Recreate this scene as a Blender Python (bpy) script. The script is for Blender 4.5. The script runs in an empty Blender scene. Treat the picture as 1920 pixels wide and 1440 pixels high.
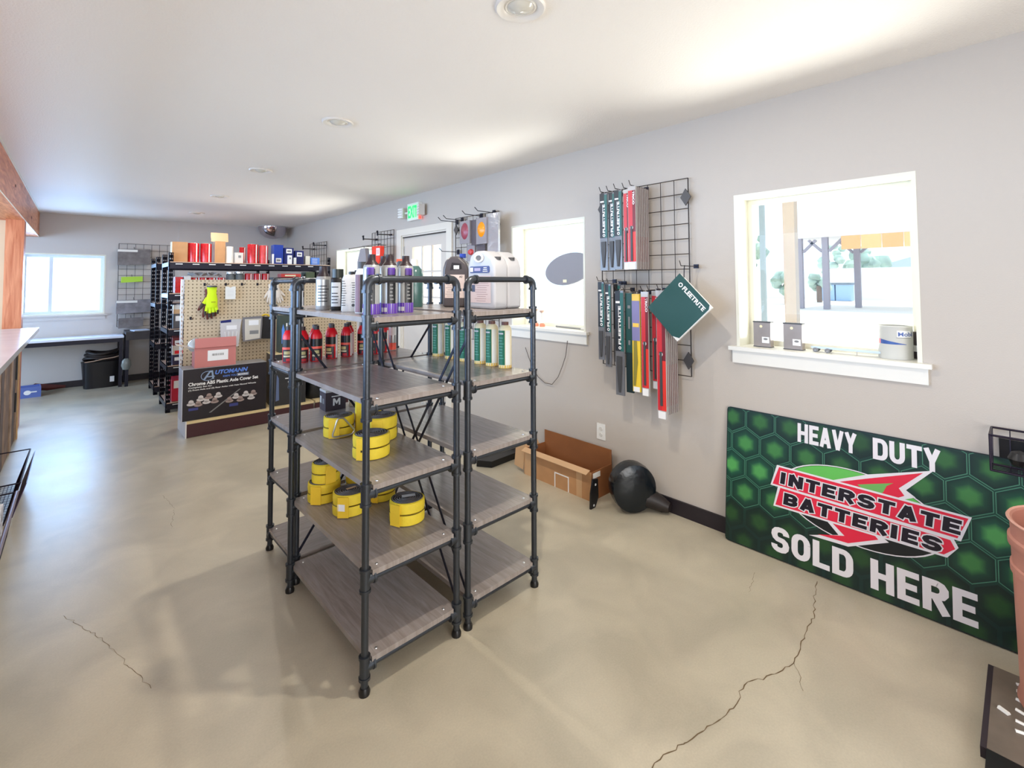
import bpy, math, random
from mathutils import Vector, Matrix
random.seed(4)
C = bpy.context.scene.collection
PI = math.pi
# ------------------------------------------------------------------ camera
cam = bpy.data.cameras.new('camera'); cam.sensor_fit = 'HORIZONTAL'; cam.sensor_width = 36
FPX, PY, YAW, PITCH, ROLL = 883.84, 497.25, 0.742, 0.0379, -0.0043
cam.lens = FPX / 1920 * 36; cam.shift_y = (PY - 720) / 1920; cam.clip_start = .02
co = bpy.data.objects.new('camera', cam); C.objects.link(co)
fw = Vector((math.sin(YAW) * math.cos(PITCH), math.cos(YAW) * math.cos(PITCH), math.sin(PITCH)))
r0 = Vector((math.cos(YAW), -math.sin(YAW), 0)); u0 = r0.cross(fw)
rr = r0 * math.cos(ROLL) + u0 * math.sin(ROLL); uu = -r0 * math.sin(ROLL) + u0 * math.cos(ROLL)
mw = Matrix((rr, uu, -fw)).transposed().to_4x4(); mw.translation = (0, 0, 1.5)
co.matrix_world = mw
bpy.context.scene.camera = co
# ------------------------------------------------------------------ world, sun, added daylight lamps
sc = bpy.context.scene
sc.view_settings.view_transform = 'Standard'; sc.view_settings.look = 'None'
sc.view_settings.gamma = 1; sc.view_settings.use_curve_mapping = False
sc.view_settings.exposure = 0.19
w = bpy.data.worlds.new('world'); sc.world = w; w.use_nodes = True
bg = w.node_tree.nodes['Background']; bg.inputs[0].default_value = (.74, .86, 1, 1); bg.inputs[1].default_value = 1.7
def lamp(name, kind, loc, energy, col, rot=None, size=None, size_y=None, toward=None):
    L = bpy.data.lights.new(name, kind); L.energy = energy; L.color = col
    if kind == 'AREA': L.shape = 'RECTANGLE'; L.size = size; L.size_y = size_y or size
    o = bpy.data.objects.new(name, L); C.objects.link(o); o.location = loc
    if toward: o.rotation_euler = Vector(toward).to_track_quat('-Z', 'Y').to_euler()
    if rot: o.rotation_euler = rot
    return o
s = lamp('sun', 'SUN', (9, 0, 12), 5.0, (1, .95, .87), toward=(-.36, 0, -.93)); s.data.angle = .01
# added fill lamps, out of view behind the camera and behind the counter
lamp('front_fill_lamp', 'AREA', (-.5, -2.32, 1.15), 118, (1, .955, .9), size=3.6, size_y=2.0, toward=(-.05, 1, -.5))
lamp('office_side_fill_lamp', 'AREA', (-3.15, 4.6, 1.6), 320, (.42, .65, 1), size=8.0, size_y=1.5, toward=(1, .1, .0))
# added lamps hidden below the sills, standing in for light bounced off pavement
for nm_, y_, e_ in (('near', .75, 50), ('middle', 2.72, 62), ('door', 4.65, 12), ('far', 6.5, 46)):
    lamp('window_daylight_' + nm_, 'AREA', (3.62, y_, .84), e_, (1, .97, .91), size=.9, size_y=.75, toward=(-.72, 0, .7))
lamp('window_daylight_back', 'AREA', (-.16, 9.8, 1.5), 50, (.36, .6, 1), size=.85, size_y=.8, toward=(0, -1, -.05))  # added lamp outside the back window, strengthening its daylight
sc.cycles.diffuse_bounces = 6; sc.cycles.use_denoising = True

# ------------------------------------------------------------------ materials
MATS = {}
def mat(name, col, rough=.5, metal=0, bump=0, bscale=80, var=0, vscale=6, alpha=None, emit=None, spec=None, coat=0):
    if name in MATS: return MATS[name]
    m = bpy.data.materials.new(name); m.use_nodes = True; nt = m.node_tree; b = nt.nodes['Principled BSDF']
    c = tuple((x / 255) ** 2.2 for x in col) + (1,)
    b.inputs['Base Color'].default_value = c; b.inputs['Roughness'].default_value = rough; b.inputs['Metallic'].default_value = metal
    if spec is not None: b.inputs['Specular IOR Level'].default_value = spec
    if coat: b.inputs['Coat Weight'].default_value = coat
    tc = nt.nodes.new('ShaderNodeTexCoord')
    if var:
        n = nt.nodes.new('ShaderNodeTexNoise'); n.inputs['Scale'].default_value = vscale; n.inputs['Detail'].default_value = 6
        nt.links.new(tc.outputs['Object'], n.inputs['Vector'])
        r = nt.nodes.new('ShaderNodeValToRGB'); r.color_ramp.elements[0].position = .3; r.color_ramp.elements[1].position = .7
        r.color_ramp.elements[0].color = tuple(x * (1 - var) for x in c[:3]) + (1,)
        r.color_ramp.elements[1].color = tuple(min(1, x * (1 + var)) for x in c[:3]) + (1,)
        nt.links.new(n.outputs[0], r.inputs[0]); nt.links.new(r.outputs[0], b.inputs['Base Color'])
    if bump:
        n2 = nt.nodes.new('ShaderNodeTexNoise'); n2.inputs['Scale'].default_value = bscale; n2.inputs['Detail'].default_value = 3
        nt.links.new(tc.outputs['Object'], n2.inputs['Vector'])
        bu = nt.nodes.new('ShaderNodeBump'); bu.inputs['Strength'].default_value = bump; bu.inputs['Distance'].default_value = .004
        nt.links.new(n2.outputs[0], bu.inputs['Height']); nt.links.new(bu.outputs[0], b.inputs['Normal'])
    if alpha is not None: b.inputs['Alpha'].default_value = alpha
    if emit: b.inputs['Emission Color'].default_value = c; b.inputs['Emission Strength'].default_value = emit
    MATS[name] = m; return m
def glassy(name, tint=(.95, .97, .97), rough=.02):
    if name in MATS: return MATS[name]
    m = bpy.data.materials.new(name); m.use_nodes = True; nt = m.node_tree; nt.nodes.clear(); N = nt.nodes.new
    o = N('ShaderNodeOutputMaterial'); mx = N('ShaderNodeMixShader'); t = N('ShaderNodeBsdfTransparent'); g = N('ShaderNodeBsdfGlossy')
    lw = N('ShaderNodeLayerWeight'); lw.inputs[0].default_value = .5; p = N('ShaderNodeMath'); p.operation = 'POWER'; p.inputs[1].default_value = 4; k = N('ShaderNodeMath'); k.operation = 'MULTIPLY_ADD'; k.inputs[1].default_value = .8; k.inputs[2].default_value = .008
    t.inputs[0].default_value = (*tint, 1); g.inputs['Roughness'].default_value = rough; L = nt.links.new
    L(lw.outputs['Facing'], p.inputs[0]); L(p.outputs[0], k.inputs[0]); L(k.outputs[0], mx.inputs[0]); L(t.outputs[0], mx.inputs[1]); L(g.outputs[0], mx.inputs[2]); L(mx.outputs[0], o.inputs[0])
    MATS[name] = m; return m
def vcol(name, rough=.5):
    if name in MATS: return MATS[name]
    m = bpy.data.materials.new(name); m.use_nodes = True; nt = m.node_tree; b = nt.nodes['Principled BSDF']; b.inputs['Roughness'].default_value = rough
    a = nt.nodes.new('ShaderNodeVertexColor'); a.layer_name = 'Col'; nt.links.new(a.outputs[0], b.inputs['Base Color'])
    MATS[name] = m; return m
WALL = mat('wall_paint', (190, 182, 173), .75, bump=.15, bscale=160)
BWALL = mat('back_wall_paint', (200, 194, 190), .8, bump=.15, bscale=160)
CEIL = mat('ceiling_texture', (236, 230, 223), .6, bump=.5, bscale=110)
TRIM = mat('trim_white', (226, 224, 208), .45)
SILL = mat('sill_white', (232, 230, 222), .35)
BASE = mat('baseboard_black', (38, 32, 38), .5, bump=.1)
BLK = mat('black_pipe', (74, 78, 84), .33, .75, bump=.2, bscale=60)
BLKM = mat('black_steel', (40, 40, 52), .38, .55)
BLKP = mat('black_plastic', (26, 26, 28), .35)
DRK = mat('dark_cap', (48, 34, 38), .4)
CHR = mat('chrome', (225, 225, 230), .15, 1)
ZINC = mat('zinc', (200, 200, 200), .3, .9)
WHT = mat('white_print', (240, 240, 240), .5)
WHTP = mat('white_plastic', (232, 232, 228), .4)
KRAFT = mat('kraft_board', (186, 140, 98), .8, var=.08, vscale=9)
KRAFTD = mat('kraft_inside', (142, 90, 52), .85, var=.1)
KRAFTL = mat('kraft_tape', (203, 164, 124), .45)
YEL = mat('yellow_webbing', (243, 214, 60), .6, bump=.35, bscale=220, var=.08, vscale=20)
ORY = mat('yellow_webbing_end', (240, 200, 56), .6, bump=.3, bscale=220)
GRYW = mat('grey_wrap', (98, 94, 94), .35, bump=.6, bscale=60, var=.2, vscale=30)
RED = mat('red_plastic', (228, 32, 44), .35)
REDD = mat('red_film', (190, 36, 42), .2, var=.25, vscale=25, coat=.3)
RUST = mat('red_orange', (240, 96, 78), .4)
GREEN = mat('green_label', (30, 104, 74), .4)
DGREEN = mat('dark_green_card', (34, 76, 72), .45)
PURP = mat('purple_label', (92, 52, 160), .4)
SILV = mat('silver_label', (176, 178, 178), .3, .4)
DGR = mat('dark_grey', (70, 70, 72), .5)
MGR = mat('mid_grey', (128, 128, 128), .5)
LGR = mat('light_grey', (196, 196, 196), .5)
CREAM = mat('cream_plastic', (240, 228, 190), .4)
AMBER = mat('amber_oil', (240, 190, 80), .4)
BLUE = mat('blue_board', (30, 62, 160), .5)
NAVY = mat('navy_board', (24, 36, 104), .5)
LBLUE = mat('light_blue', (96, 146, 232), .5)
NEON = mat('neon_knit', (214, 246, 30), .75, bump=.3, bscale=300)
ORANGE = mat('amber_lens', (246, 150, 30), .25)
PINK = mat('pink_carton', (196, 122, 116), .7)
GLASS = glassy('window_glass')
def obj(name, me, m, parent=None):
    o = bpy.data.objects.new(name, me); C.objects.link(o)
    if m is not None: me.materials.append(m)
    if parent is not None: o.parent = parent
    return o
class B:
    def __init__(s): s.v = []; s.f = []; s.c = None
    def add(s, v, f):
        k = len(s.v); s.v += [tuple(x) for x in v]; s.f += [tuple(i + k for i in q) for q in f]; return s
    def bx(s, x0, y0, z0, x1, y1, z1):
        v = [(x, y, z) for z in (z0, z1) for y in (y0, y1) for x in (x0, x1)]
        return s.add(v, [(0, 2, 3, 1), (4, 5, 7, 6), (0, 1, 5, 4), (2, 6, 7, 3), (0, 4, 6, 2), (1, 3, 7, 5)])
    def cb(s, c, d, R=None):
        h = Vector(d) / 2; v = []
        for z in (-1, 1):
            for y in (-1, 1):
                for x in (-1, 1):
                    p = Vector((x * h.x, y * h.y, z * h.z))
                    if R is not None: p = R @ p
                    v.append(p + Vector(c))
        return s.add(v, [(0, 2, 3, 1), (4, 5, 7, 6), (0, 1, 5, 4), (2, 6, 7, 3), (0, 4, 6, 2), (1, 3, 7, 5)])
    def tube(s, pts, r, n=10, caps=True, rs=None, closed=False):
        P = [Vector(p) for p in pts]; N = len(P); rings = []
        up = None
        for i, p in enumerate(P):
            a = P[(i - 1) % N] if (closed or i > 0) else p; b = P[(i + 1) % N] if (closed or i < N - 1) else p
            d = (b - a).normalized()
            if up is None:
                up = Vector((0, 0, 1)) if abs(d.z) < .9 else Vector((1, 0, 0))
            x = d.cross(up)
            if x.length < 1e-4: x = d.cross(Vector((0, 1, 0)))
            x.normalize(); y = d.cross(x).normalized(); up = -y if up.dot(-y) > 0 else y
            R_ = rs[i] if rs else r
            rings.append([p + x * R_ * math.cos(2 * PI * k / n) + y * R_ * math.sin(2 * PI * k / n) for k in range(n)])
        v = [q for g in rings for q in g]; f = []
        for i in range(N if closed else N - 1):
            j = (i + 1) % N
            for k in range(n): f.append((i * n + k, i * n + (k + 1) % n, j * n + (k + 1) % n, j * n + k))
        if caps and not closed: f.append(tuple(range(n))[::-1]); f.append(tuple((N - 1) * n + k for k in range(n)))
        return s.add(v, f)
    def cyl(s, p, q, r, n=12): return s.tube([p, q], r, n)
    def lathe(s, prof, c=(0, 0, 0), n=20, a0=0, a1=2 * PI, sx=1, sy=1, sq=0):
        full = abs(a1 - a0 - 2 * PI) < 1e-6; m = n if full else n + 1; v = []; f = []
        for (r, z) in prof:
            for k in range(m):
                a = a0 + (a1 - a0) * k / n; q = 1
                if sq: q = 1 / max(abs(math.cos(a)), abs(math.sin(a))) ** sq
                v.append((c[0] + r * q * sx * math.cos(a), c[1] + r * q * sy * math.sin(a), c[2] + z))
        for i in range(len(prof) - 1):
            for k in range(n):
                a, b = i * m + k, i * m + (k + 1) % m
                f.append((a, b, b + m, a + m))
        return s.add(v, f)
    def poly(s, pts, O, U, V, N, t=0, z=0):
        O, U, V, N = Vector(O), Vector(U), Vector(V), Vector(N); n = len(pts)
        v = [O + U * a + V * b + N * (z + t) for a, b in pts]; f = [tuple(range(n))]
        if t:
            v += [O + U * a + V * b + N * z for a, b in pts]; f.append(tuple(range(n, 2 * n))[::-1])
            for i in range(n): j = (i + 1) % n; f.append((i, i + n, j + n, j))
        return s.add(v, f)
    def mesh(s, name, smooth=False):
        me = bpy.data.meshes.new(name); me.from_pydata(s.v, [], s.f); me.update()
        bm_fix(me)
        if smooth:
            me.polygons.foreach_set('use_smooth', [True] * len(me.polygons))
            try: me.set_sharp_from_angle(angle=.7)
            except Exception: pass
        return me
    def obj(s, name, m, parent=None, smooth=False): return obj(name, s.mesh(name, smooth), m, parent)
import bmesh
def bm_fix(me):
    b = bmesh.new(); b.from_mesh(me); bmesh.ops.recalc_face_normals(b, faces=b.faces); b.to_mesh(me); b.free()
def thing(name, label, cat, loc=(0, 0, 0), rz=0, group=None):
    o = bpy.data.objects.new(name, None); C.objects.link(o); o.empty_display_size = .05
    o.location = loc; o.rotation_euler = (0, 0, rz); o['label'] = label; o['category'] = cat
    if group: o['group'] = group
    return o
def tag(o, label, cat, group=None):
    o['label'] = label; o['category'] = cat
    if group: o['group'] = group
    return o
def st(o): o['kind'] = 'structure'; return o
KIDS = {}
def dup(r, label, loc=None, rz=None):
    c = r.copy(); C.objects.link(c); c['label'] = label
    if loc is not None: c.location = loc
    if rz is not None: c.rotation_euler = (0, 0, rz)
    def rec(a, b, d):
        for ch in [o for o in a.children]:
            k = ch.copy(); C.objects.link(k); k.parent = b
            if d: rec(ch, k, d - 1)
    rec(r, c, 2)
    return c
def text(s, m, parent, O, U, V, w=None, h=None, bold=.0, depth=.0004, center=False, name='lettering'):
    cu = bpy.data.curves.new('t', 'FONT'); cu.body = s; cu.size = 1; cu.offset = bold; cu.resolution_u = 3
    t = bpy.data.objects.new('t', cu); C.objects.link(t); bpy.context.view_layer.update()
    me = bpy.data.meshes.new_from_object(t.evaluated_get(bpy.context.evaluated_depsgraph_get()))
    bpy.data.objects.remove(t); bpy.data.curves.remove(cu)
    xs = [v.co.x for v in me.vertices]; ys = [v.co.y for v in me.vertices]
    x0, x1, y0, y1 = min(xs), max(xs), min(ys), max(ys)
    sy = h / (y1 - y0) if h else w / (x1 - x0); sx = w / (x1 - x0) if w else sy
    O, U, V = Vector(O), Vector(U).normalized(), Vector(V).normalized(); N = U.cross(V).normalized()
    cx = (x1 - x0) * sx / 2 if center else 0
    for v in me.vertices: v.co = O + U * ((v.co.x - x0) * sx - cx) + V * ((v.co.y - y0) * sy) + N * depth
    me.materials.clear(); me.name = name
    return obj(name, me, m, parent)
def dc(parent, m, pts, O, U, V, z=.0006, name='printed_label', t=.0004):
    N = Vector(U).cross(Vector(V)).normalized()
    return B().poly(pts, O, U, V, N, t, z).obj(name, m, parent)
def rect(a0, b0, a1, b1): return [(a0, b0), (a1, b0), (a1, b1), (a0, b1)]

W, D, H = 2.888, 9.534, 2.545
# ================================================================== SHELL
def floor_mat():
    m = bpy.data.materials.new('polished_concrete'); m.use_nodes = True; nt = m.node_tree; b = nt.nodes['Principled BSDF']
    tc = nt.nodes.new('ShaderNodeTexCoord')
    def noise(sc_, det, dist=0):
        n = nt.nodes.new('ShaderNodeTexNoise'); n.inputs['Scale'].default_value = sc_; n.inputs['Detail'].default_value = det; n.inputs['Distortion'].default_value = dist
        nt.links.new(tc.outputs['Object'], n.inputs['Vector']); return n
    a, c, e = noise(.9, 8, .5), noise(3.4, 10, .6), noise(140, 2)
    r1 = nt.nodes.new('ShaderNodeValToRGB'); cr = r1.color_ramp
    cr.elements[0].position = .25; cr.elements[0].color = (.47, .42, .32, 1); cr.elements[1].position = .78; cr.elements[1].color = (.58, .53, .42, 1)
    nt.links.new(a.outputs[0], r1.inputs[0])
    r2 = nt.nodes.new('ShaderNodeValToRGB'); r2.color_ramp.elements[0].position = .35; r2.color_ramp.elements[0].color = (.86, .855, .84, 1); r2.color_ramp.elements[1].position = .68; r2.color_ramp.elements[1].color = (1.07, 1.06, 1.04, 1)
    nt.links.new(c.outputs[0], r2.inputs[0])
    mx = nt.nodes.new('ShaderNodeMix'); mx.data_type = 'RGBA'; mx.blend_type = 'MULTIPLY'; mx.inputs[0].default_value = 1
    nt.links.new(r1.outputs[0], mx.inputs[6]); nt.links.new(r2.outputs[0], mx.inputs[7])
    r3 = nt.nodes.new('ShaderNodeValToRGB'); r3.color_ramp.elements[0].color = (.88, .88, .88, 1); r3.color_ramp.elements[1].color = (1.08, 1.08, 1.08, 1)
    nt.links.new(e.outputs[0], r3.inputs[0])
    m2 = nt.nodes.new('ShaderNodeMix'); m2.data_type = 'RGBA'; m2.blend_type = 'MULTIPLY'; m2.inputs[0].default_value = 1
    nt.links.new(mx.outputs[2], m2.inputs[6]); nt.links.new(r3.outputs[0], m2.inputs[7]); nt.links.new(m2.outputs[2], b.inputs['Base Color'])
    rr_ = nt.nodes.new('ShaderNodeMapRange'); rr_.inputs[3].default_value = .3; rr_.inputs[4].default_value = .4
    nt.links.new(c.outputs[0], rr_.inputs[0]); nt.links.new(rr_.outputs[0], b.inputs['Roughness'])
    bu = nt.nodes.new('ShaderNodeBump'); bu.inputs['Strength'].default_value = .05; bu.inputs['Distance'].default_value = .01
    nt.links.new(c.outputs[0], bu.inputs['Height']); nt.links.new(bu.outputs[0], b.inputs['Normal'])
    return m
st(B().bx(-3.3, -2.4, -.12, W + .15, D + .12, 0).obj('floor', floor_mat()))
st(B().bx(-3.3, -2.4, H, W + .3, D + .25, H + .15).obj('ceiling', CEIL))
def wall_y(name, x0, x1, y0, y1, holes, m):   # a wall running along y, thick x0..x1
    b = B(); hs = sorted(holes); y = y0
    for (a, c, z0, z1) in hs:
        b.bx(x0, y, 0, x1, a, H)
        if z0 > 0: b.bx(x0, a, 0, x1, c, z0)
        b.bx(x0, a, z1, x1, c, H); y = c
    b.bx(x0, y, 0, x1, y1, H); return st(b.obj(name, m))
def wall_x(name, y0, y1, x0, x1, holes, m):
    b = B(); x = x0
    for (a, c, z0, z1) in sorted(holes):
        b.bx(x, y0, 0, a, y1, H)
        if z0 > 0: b.bx(a, y0, 0, c, y1, z0)
        b.bx(a, y0, z1, c, y1, H); x = c
    b.bx(x, y0, 0, x1, y1, H); return st(b.obj(name, m))
HOLES = [(.337, 1.175, 1.1, 2.02), (2.31, 3.155, 1.1, 2.015), (4.17, 5.13, 0, 2.08), (5.9, 7.12, 1.1, 2.015)]
wall_y('wall_right', W, W + .2, -2.4, D + .2, HOLES, WALL)
wall_x('wall_back', D, D + .2, -3.3, W, [(-.62, .29, 1.06, 1.96)], BWALL)
st(B().bx(1.2, D - .035, 0, W, D, H).obj('trim_1', BWALL))
wall_x('wall_front', -2.6, -2.4, -3.3, W, [(-.7, 2.5, .3, 2.4)], WALL)  # unseen opening added to let in fill daylight
wall_y('wall_left', -3.3, -3.2, -2.4, D, [(.6, 8.7, .8, 2.34)], WALL)  # unseen opening added on the office side for fill light
POSTW = mat('beige_board', (208, 186, 152), .7)
# baseboards
b = B(); y = -2.4
for (a, c) in ((-2.4, 4.05), (5.25, D)): b.bx(W - .014, a, 0, W, c, .092)
st(b.obj('baseboard_right', BASE))
st(B().bx(-3.2, D - .014, 0, 1.2, D, .092).bx(1.2, D - .049, 0, W, D - .035, .092).obj('baseboard_back', BASE))
# floor cracks
b = B()
def crack(pts, wd):
    q = []
    for i in range(len(pts) - 1):
        a, c = Vector(pts[i]), Vector(pts[i + 1]); n = max(2, int((c - a).length / .02))
        for k in range(n):
            p = a.lerp(c, k / n); q.append(p + Vector((random.uniform(-.006, .006), random.uniform(-.006, .006))))
    q.append(Vector(pts[-1])); v = []; f = []
    for i, p in enumerate(q):
        d = (q[min(i + 1, len(q) - 1)] - q[max(i - 1, 0)]).normalized(); n_ = Vector((-d.y, d.x)); ww = wd * random.uniform(.35, 1)
        v += [(p.x + n_.x * ww, p.y + n_.y * ww, .0006), (p.x - n_.x * ww, p.y - n_.y * ww, .0006)]
        if i: k = 2 * i; f.append((k - 2, k - 1, k + 1, k))
    b.add(v, f)
crack([(2.76, .76), (2.62, .73), (2.45, .69), (2.3, .685), (2.118, .666), (1.98, .7), (1.86, .76), (1.755, .745), (1.6, .77), (1.483, .8)], .0022)
crack([(2.118, .666), (2.05, .63), (1.99, .6)], .001)
crack([(2.6, 1.0), (2.5, .97), (2.42, .955)], .0009)
crack([(1.483, .8), (1.38, .83), (1.3, .82)], .0022)
crack([(.23, 2.25), (.1, 2.7), (-.02, 3.0)], .001)
crack([(.45, 3.6), (.5, 3.9), (.47, 4.2)], .0009)
st(b.obj('trim_2', mat('crack_dark', (108, 90, 66), .9)))

# ---- windows of the right wall
def side_window(i, y0, y1, z0, z1, mull=None, apron=True):
    r = bpy.data.objects.new('window_%d' % i, None); C.objects.link(r); r['kind'] = 'structure'; r.location = (W, y0, z0)
    w_, h_ = y1 - y0, z1 - z0; t = .018
    b = B()
    b.bx(-.002, 0, .022, .2, t, h_).bx(-.002, w_ - t, .022, .2, w_, h_).bx(-.002, t, h_ - t, .2, w_ - t, h_)
    b.obj('jamb_lining', TRIM, r)
    b = B(); x0, x1 = .15, .19; f = .03
    b.bx(x0, t, .022, x1, t + f, h_ - t).bx(x0, w_ - t - f, .022, x1, w_ - t, h_ - t).bx(x0, t + f, h_ - t - f, x1, w_ - t - f, h_ - t).bx(x0, t + f, .022, x1, w_ - t - f, .022 + f)
    if mull: b.bx(x0, mull - .02, .022 + f, x1, mull + .02, h_ - t - f)
    b.obj('window_frame', TRIM, r)
    B().bx(.168, t + f, .022 + f, .172, w_ - t - f, h_ - t - f).obj('pane', GLASS, r)
    if apron:
        B().bx(-.04, -.035, 0, .2, w_ + .035, .022).obj('sill', SILL, r)
        B().bx(-.018, -.02, -.075, 0, w_ + .02, 0).obj('apron', SILL, r)
    return r
side_window(1, .337, 1.175, 1.1, 2.02)
side_window(2, 2.31, 3.155, 1.1, 2.015)
side_window(3, 5.9, 7.12, 1.1, 2.015)
# back window, sliding
r = bpy.data.objects.new('window_4', None); C.objects.link(r); r['kind'] = 'structure'; r.location = (-.62, D, 1.06)
VIN = mat('vinyl_frame', (214, 220, 230), .4)
B().bx(0, -.002, 0, .91, .12, .02).bx(0, -.002, .88, .91, .12, .9).bx(0, -.002, .02, .02, .12, .88).bx(.89, -.002, .02, .91, .12, .88).obj('jamb_lining', TRIM, r)
B().bx(.02, .06, .02, .89, .1, .06).bx(.02, .06, .84, .89, .1, .88).bx(.02, .06, .06, .06, .1, .84).bx(.85, .06, .06, .89, .1, .84).bx(.29, .05, .06, .33, .1, .84).obj('window_frame', VIN, r)
B().bx(.06, .078, .06, .85, .082, .84).obj('pane', GLASS, r)
B().bx(-.03, -.03, -.022, .94, .0, 0).bx(-.01, -.012, -.075, .92, 0, -.022).obj('sill', BWALL, r)
# ---- door in the right wall
DOORP = mat('door_paint', (206, 196, 184), .5); CASE = mat('door_casing', (222, 214, 200), .5)
r = bpy.data.objects.new('door_1', None); C.objects.link(r); r['kind'] = 'structure'; r.location = (W, 4.17, 0)
b = B(); b.bx(-.018, -.1, 0, .0, 0, 2.155).bx(-.018, .96, 0, 0, 1.07, 2.155).bx(-.018, 0, 2.08, 0, .96, 2.155)
b.bx(0, -.0, 0, .2, .015, 2.08).bx(0, .945, 0, .2, .96, 2.08).bx(0, .015, 2.06, .2, .945, 2.08); b.obj('door_casing', CASE, r)
b = B(); y0, y1 = .15, .76
b.bx(.02, .015, .01, .06, y0, 2.055).bx(.02, y1, .01, .06, .945, 2.055).bx(.02, y0, 1.93, .06, y1, 2.055).bx(.02, y0, .01, .06, y1, 1.05); b.obj('door_leaf', DOORP, r)
B().bx(.038, y0, 1.05, .042, y1, 1.93).obj('pane', GLASS, r)
b = B()
for k in (1, 2): yy = y0 + (y1 - y0) * k / 3; b.bx(.03, yy - .012, 1.05, .05, yy + .012, 1.93)
for k in (1, 2): zz = 1.05 + .88 * k / 3; b.bx(.0305, y0, zz - .01, .0495, y1, zz + .01)
b.obj('glazing_bar', DOORP, r)
for z in (.25, 1.1, 1.85): B().bx(.012, .93, z, .022, .945, z + .1).obj('hinge', ZINC, r)
B().bx(-.004, .05, 1.0, .02, .08, 1.1).cyl((.02, .065, 1.05), (-.04, .065, 1.05), .012).cyl((-.04, .065, 1.05), (-.04, .16, 1.05), .009).obj('door_handle', ZINC, r)
B().bx(-.002, .015, 2.05, .021, .945, 2.062).obj('weather_strip', BLKP, r)

# ---- beam, post, counter
def wood(name, a, c, sx=6, rough=.5):
    m = bpy.data.materials.new(name); m.use_nodes = True; nt = m.node_tree; b = nt.nodes['Principled BSDF']
    tc = nt.nodes.new('ShaderNodeTexCoord'); mp = nt.nodes.new('ShaderNodeMapping'); mp.inputs['Scale'].default_value = (12, 1.1, sx)
    n = nt.nodes.new('ShaderNodeTexNoise'); n.inputs['Scale'].default_value = 2.2; n.inputs['Detail'].default_value = 8; n.inputs['Distortion'].default_value = 1.2
    nt.links.new(tc.outputs['Object'], mp.inputs[0]); nt.links.new(mp.outputs[0], n.inputs['Vector'])
    r = nt.nodes.new('ShaderNodeValToRGB'); f = lambda c_: tuple((x / 255) ** 2.2 for x in c_) + (1,)
    r.color_ramp.elements[0].position = .32; r.color_ramp.elements[1].position = .66; r.color_ramp.elements[0].color = f(a); r.color_ramp.elements[1].color = f(c)
    nt.links.new(n.outputs[0], r.inputs[0]); nt.links.new(r.outputs[0], b.inputs['Base Color']); b.inputs['Roughness'].default_value = rough
    return m
FIR = wood('varnished_fir', (176, 92, 52), (226, 150, 104), 8, .4)
FIRV = wood('varnished_fir_post', (184, 96, 58), (222, 142, 100), 1, .4)
t = thing('ceiling_beam', 'long varnished orange fir beam under the ceiling at left', 'beam', (-.444, 2.0, 2.19))
B().bx(-.30, -4.4, 0, 0, 7.53, .353).obj('beam_timber', FIR, t)
B().bx(0, -4.4, .343, .008, 7.53, .3545).bx(0, -4.4, -.004, .004, 7.53, .003).obj('caulk_line', TRIM, t)
B().cb((.001, 6.05, .12), (.003, .05, .03)).cb((.001, 4.1, .2), (.003, .06, .02)).obj('knot', mat('knot', (96, 52, 34), .6), t)
st(B().bx(-3.2, 2.2, 2.36, -.744, D, 2.4).obj('trim_3', mat('soffit_white', (226, 222, 216), .6)))
t = thing('timber_post', 'orange fir post standing behind the counter under the beam', 'post', (-.513, 7.25, 0))
B().bx(-.069, -.1, 0, .069, .1, 2.19).obj('post_timber', FIRV, t)
st(B().bx(-1.6, 7.3, 0, -.585, 7.4, 2.36).obj('trim_4', POSTW))
t = thing('service_counter', 'service counter of rough weathered planks with smooth pale top', 'counter', (-.43, 0, 0))
TOP = mat('counter_laminate', (210, 212, 216), .18, var=.06, vscale=3)
PLK = [mat('weathered_plank_%d' % i, c, .8, var=.35, vscale=7, bump=.5, bscale=30) for i, c in enumerate([(128, 108, 96), (150, 124, 104), (104, 92, 88), (166, 140, 118)])]
B().bx(-.62, -2.3, 1.022, .13, 6.95, 1.06).obj('countertop', TOP, t)
B().bx(-.6, -2.2, 0, -.02, 6.74, 1.022).obj('carcass', mat('carcass_board', (150, 126, 100), .7), t)
yy = -2.2; i = 0
while yy < 6.66:
    wd = [.14, .19, .11, .16][i % 4]; y1 = min(yy + wd, 6.7)
    B().bx(-.02, yy + .003, .02, random.choice((0, .004, .007)), y1 - .003, 1.02).obj('plank', PLK[(i * 7 + i // 3) % 4], t); yy = y1; i += 1
B().bx(-.6, 6.74, 0, .012, 6.765, 1.02).bx(-.01, 6.7, 0, .013, 6.739, 1.02).obj('end_board', mat('pine_board', (216, 178, 130), .6, var=.12), t)
B().bx(.0, 6.52, .6, .011, 6.54, .85).bx(.0, 6.5, .3, .011, 6.52, .48).obj('gap_slot', BLKP, t)

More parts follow.
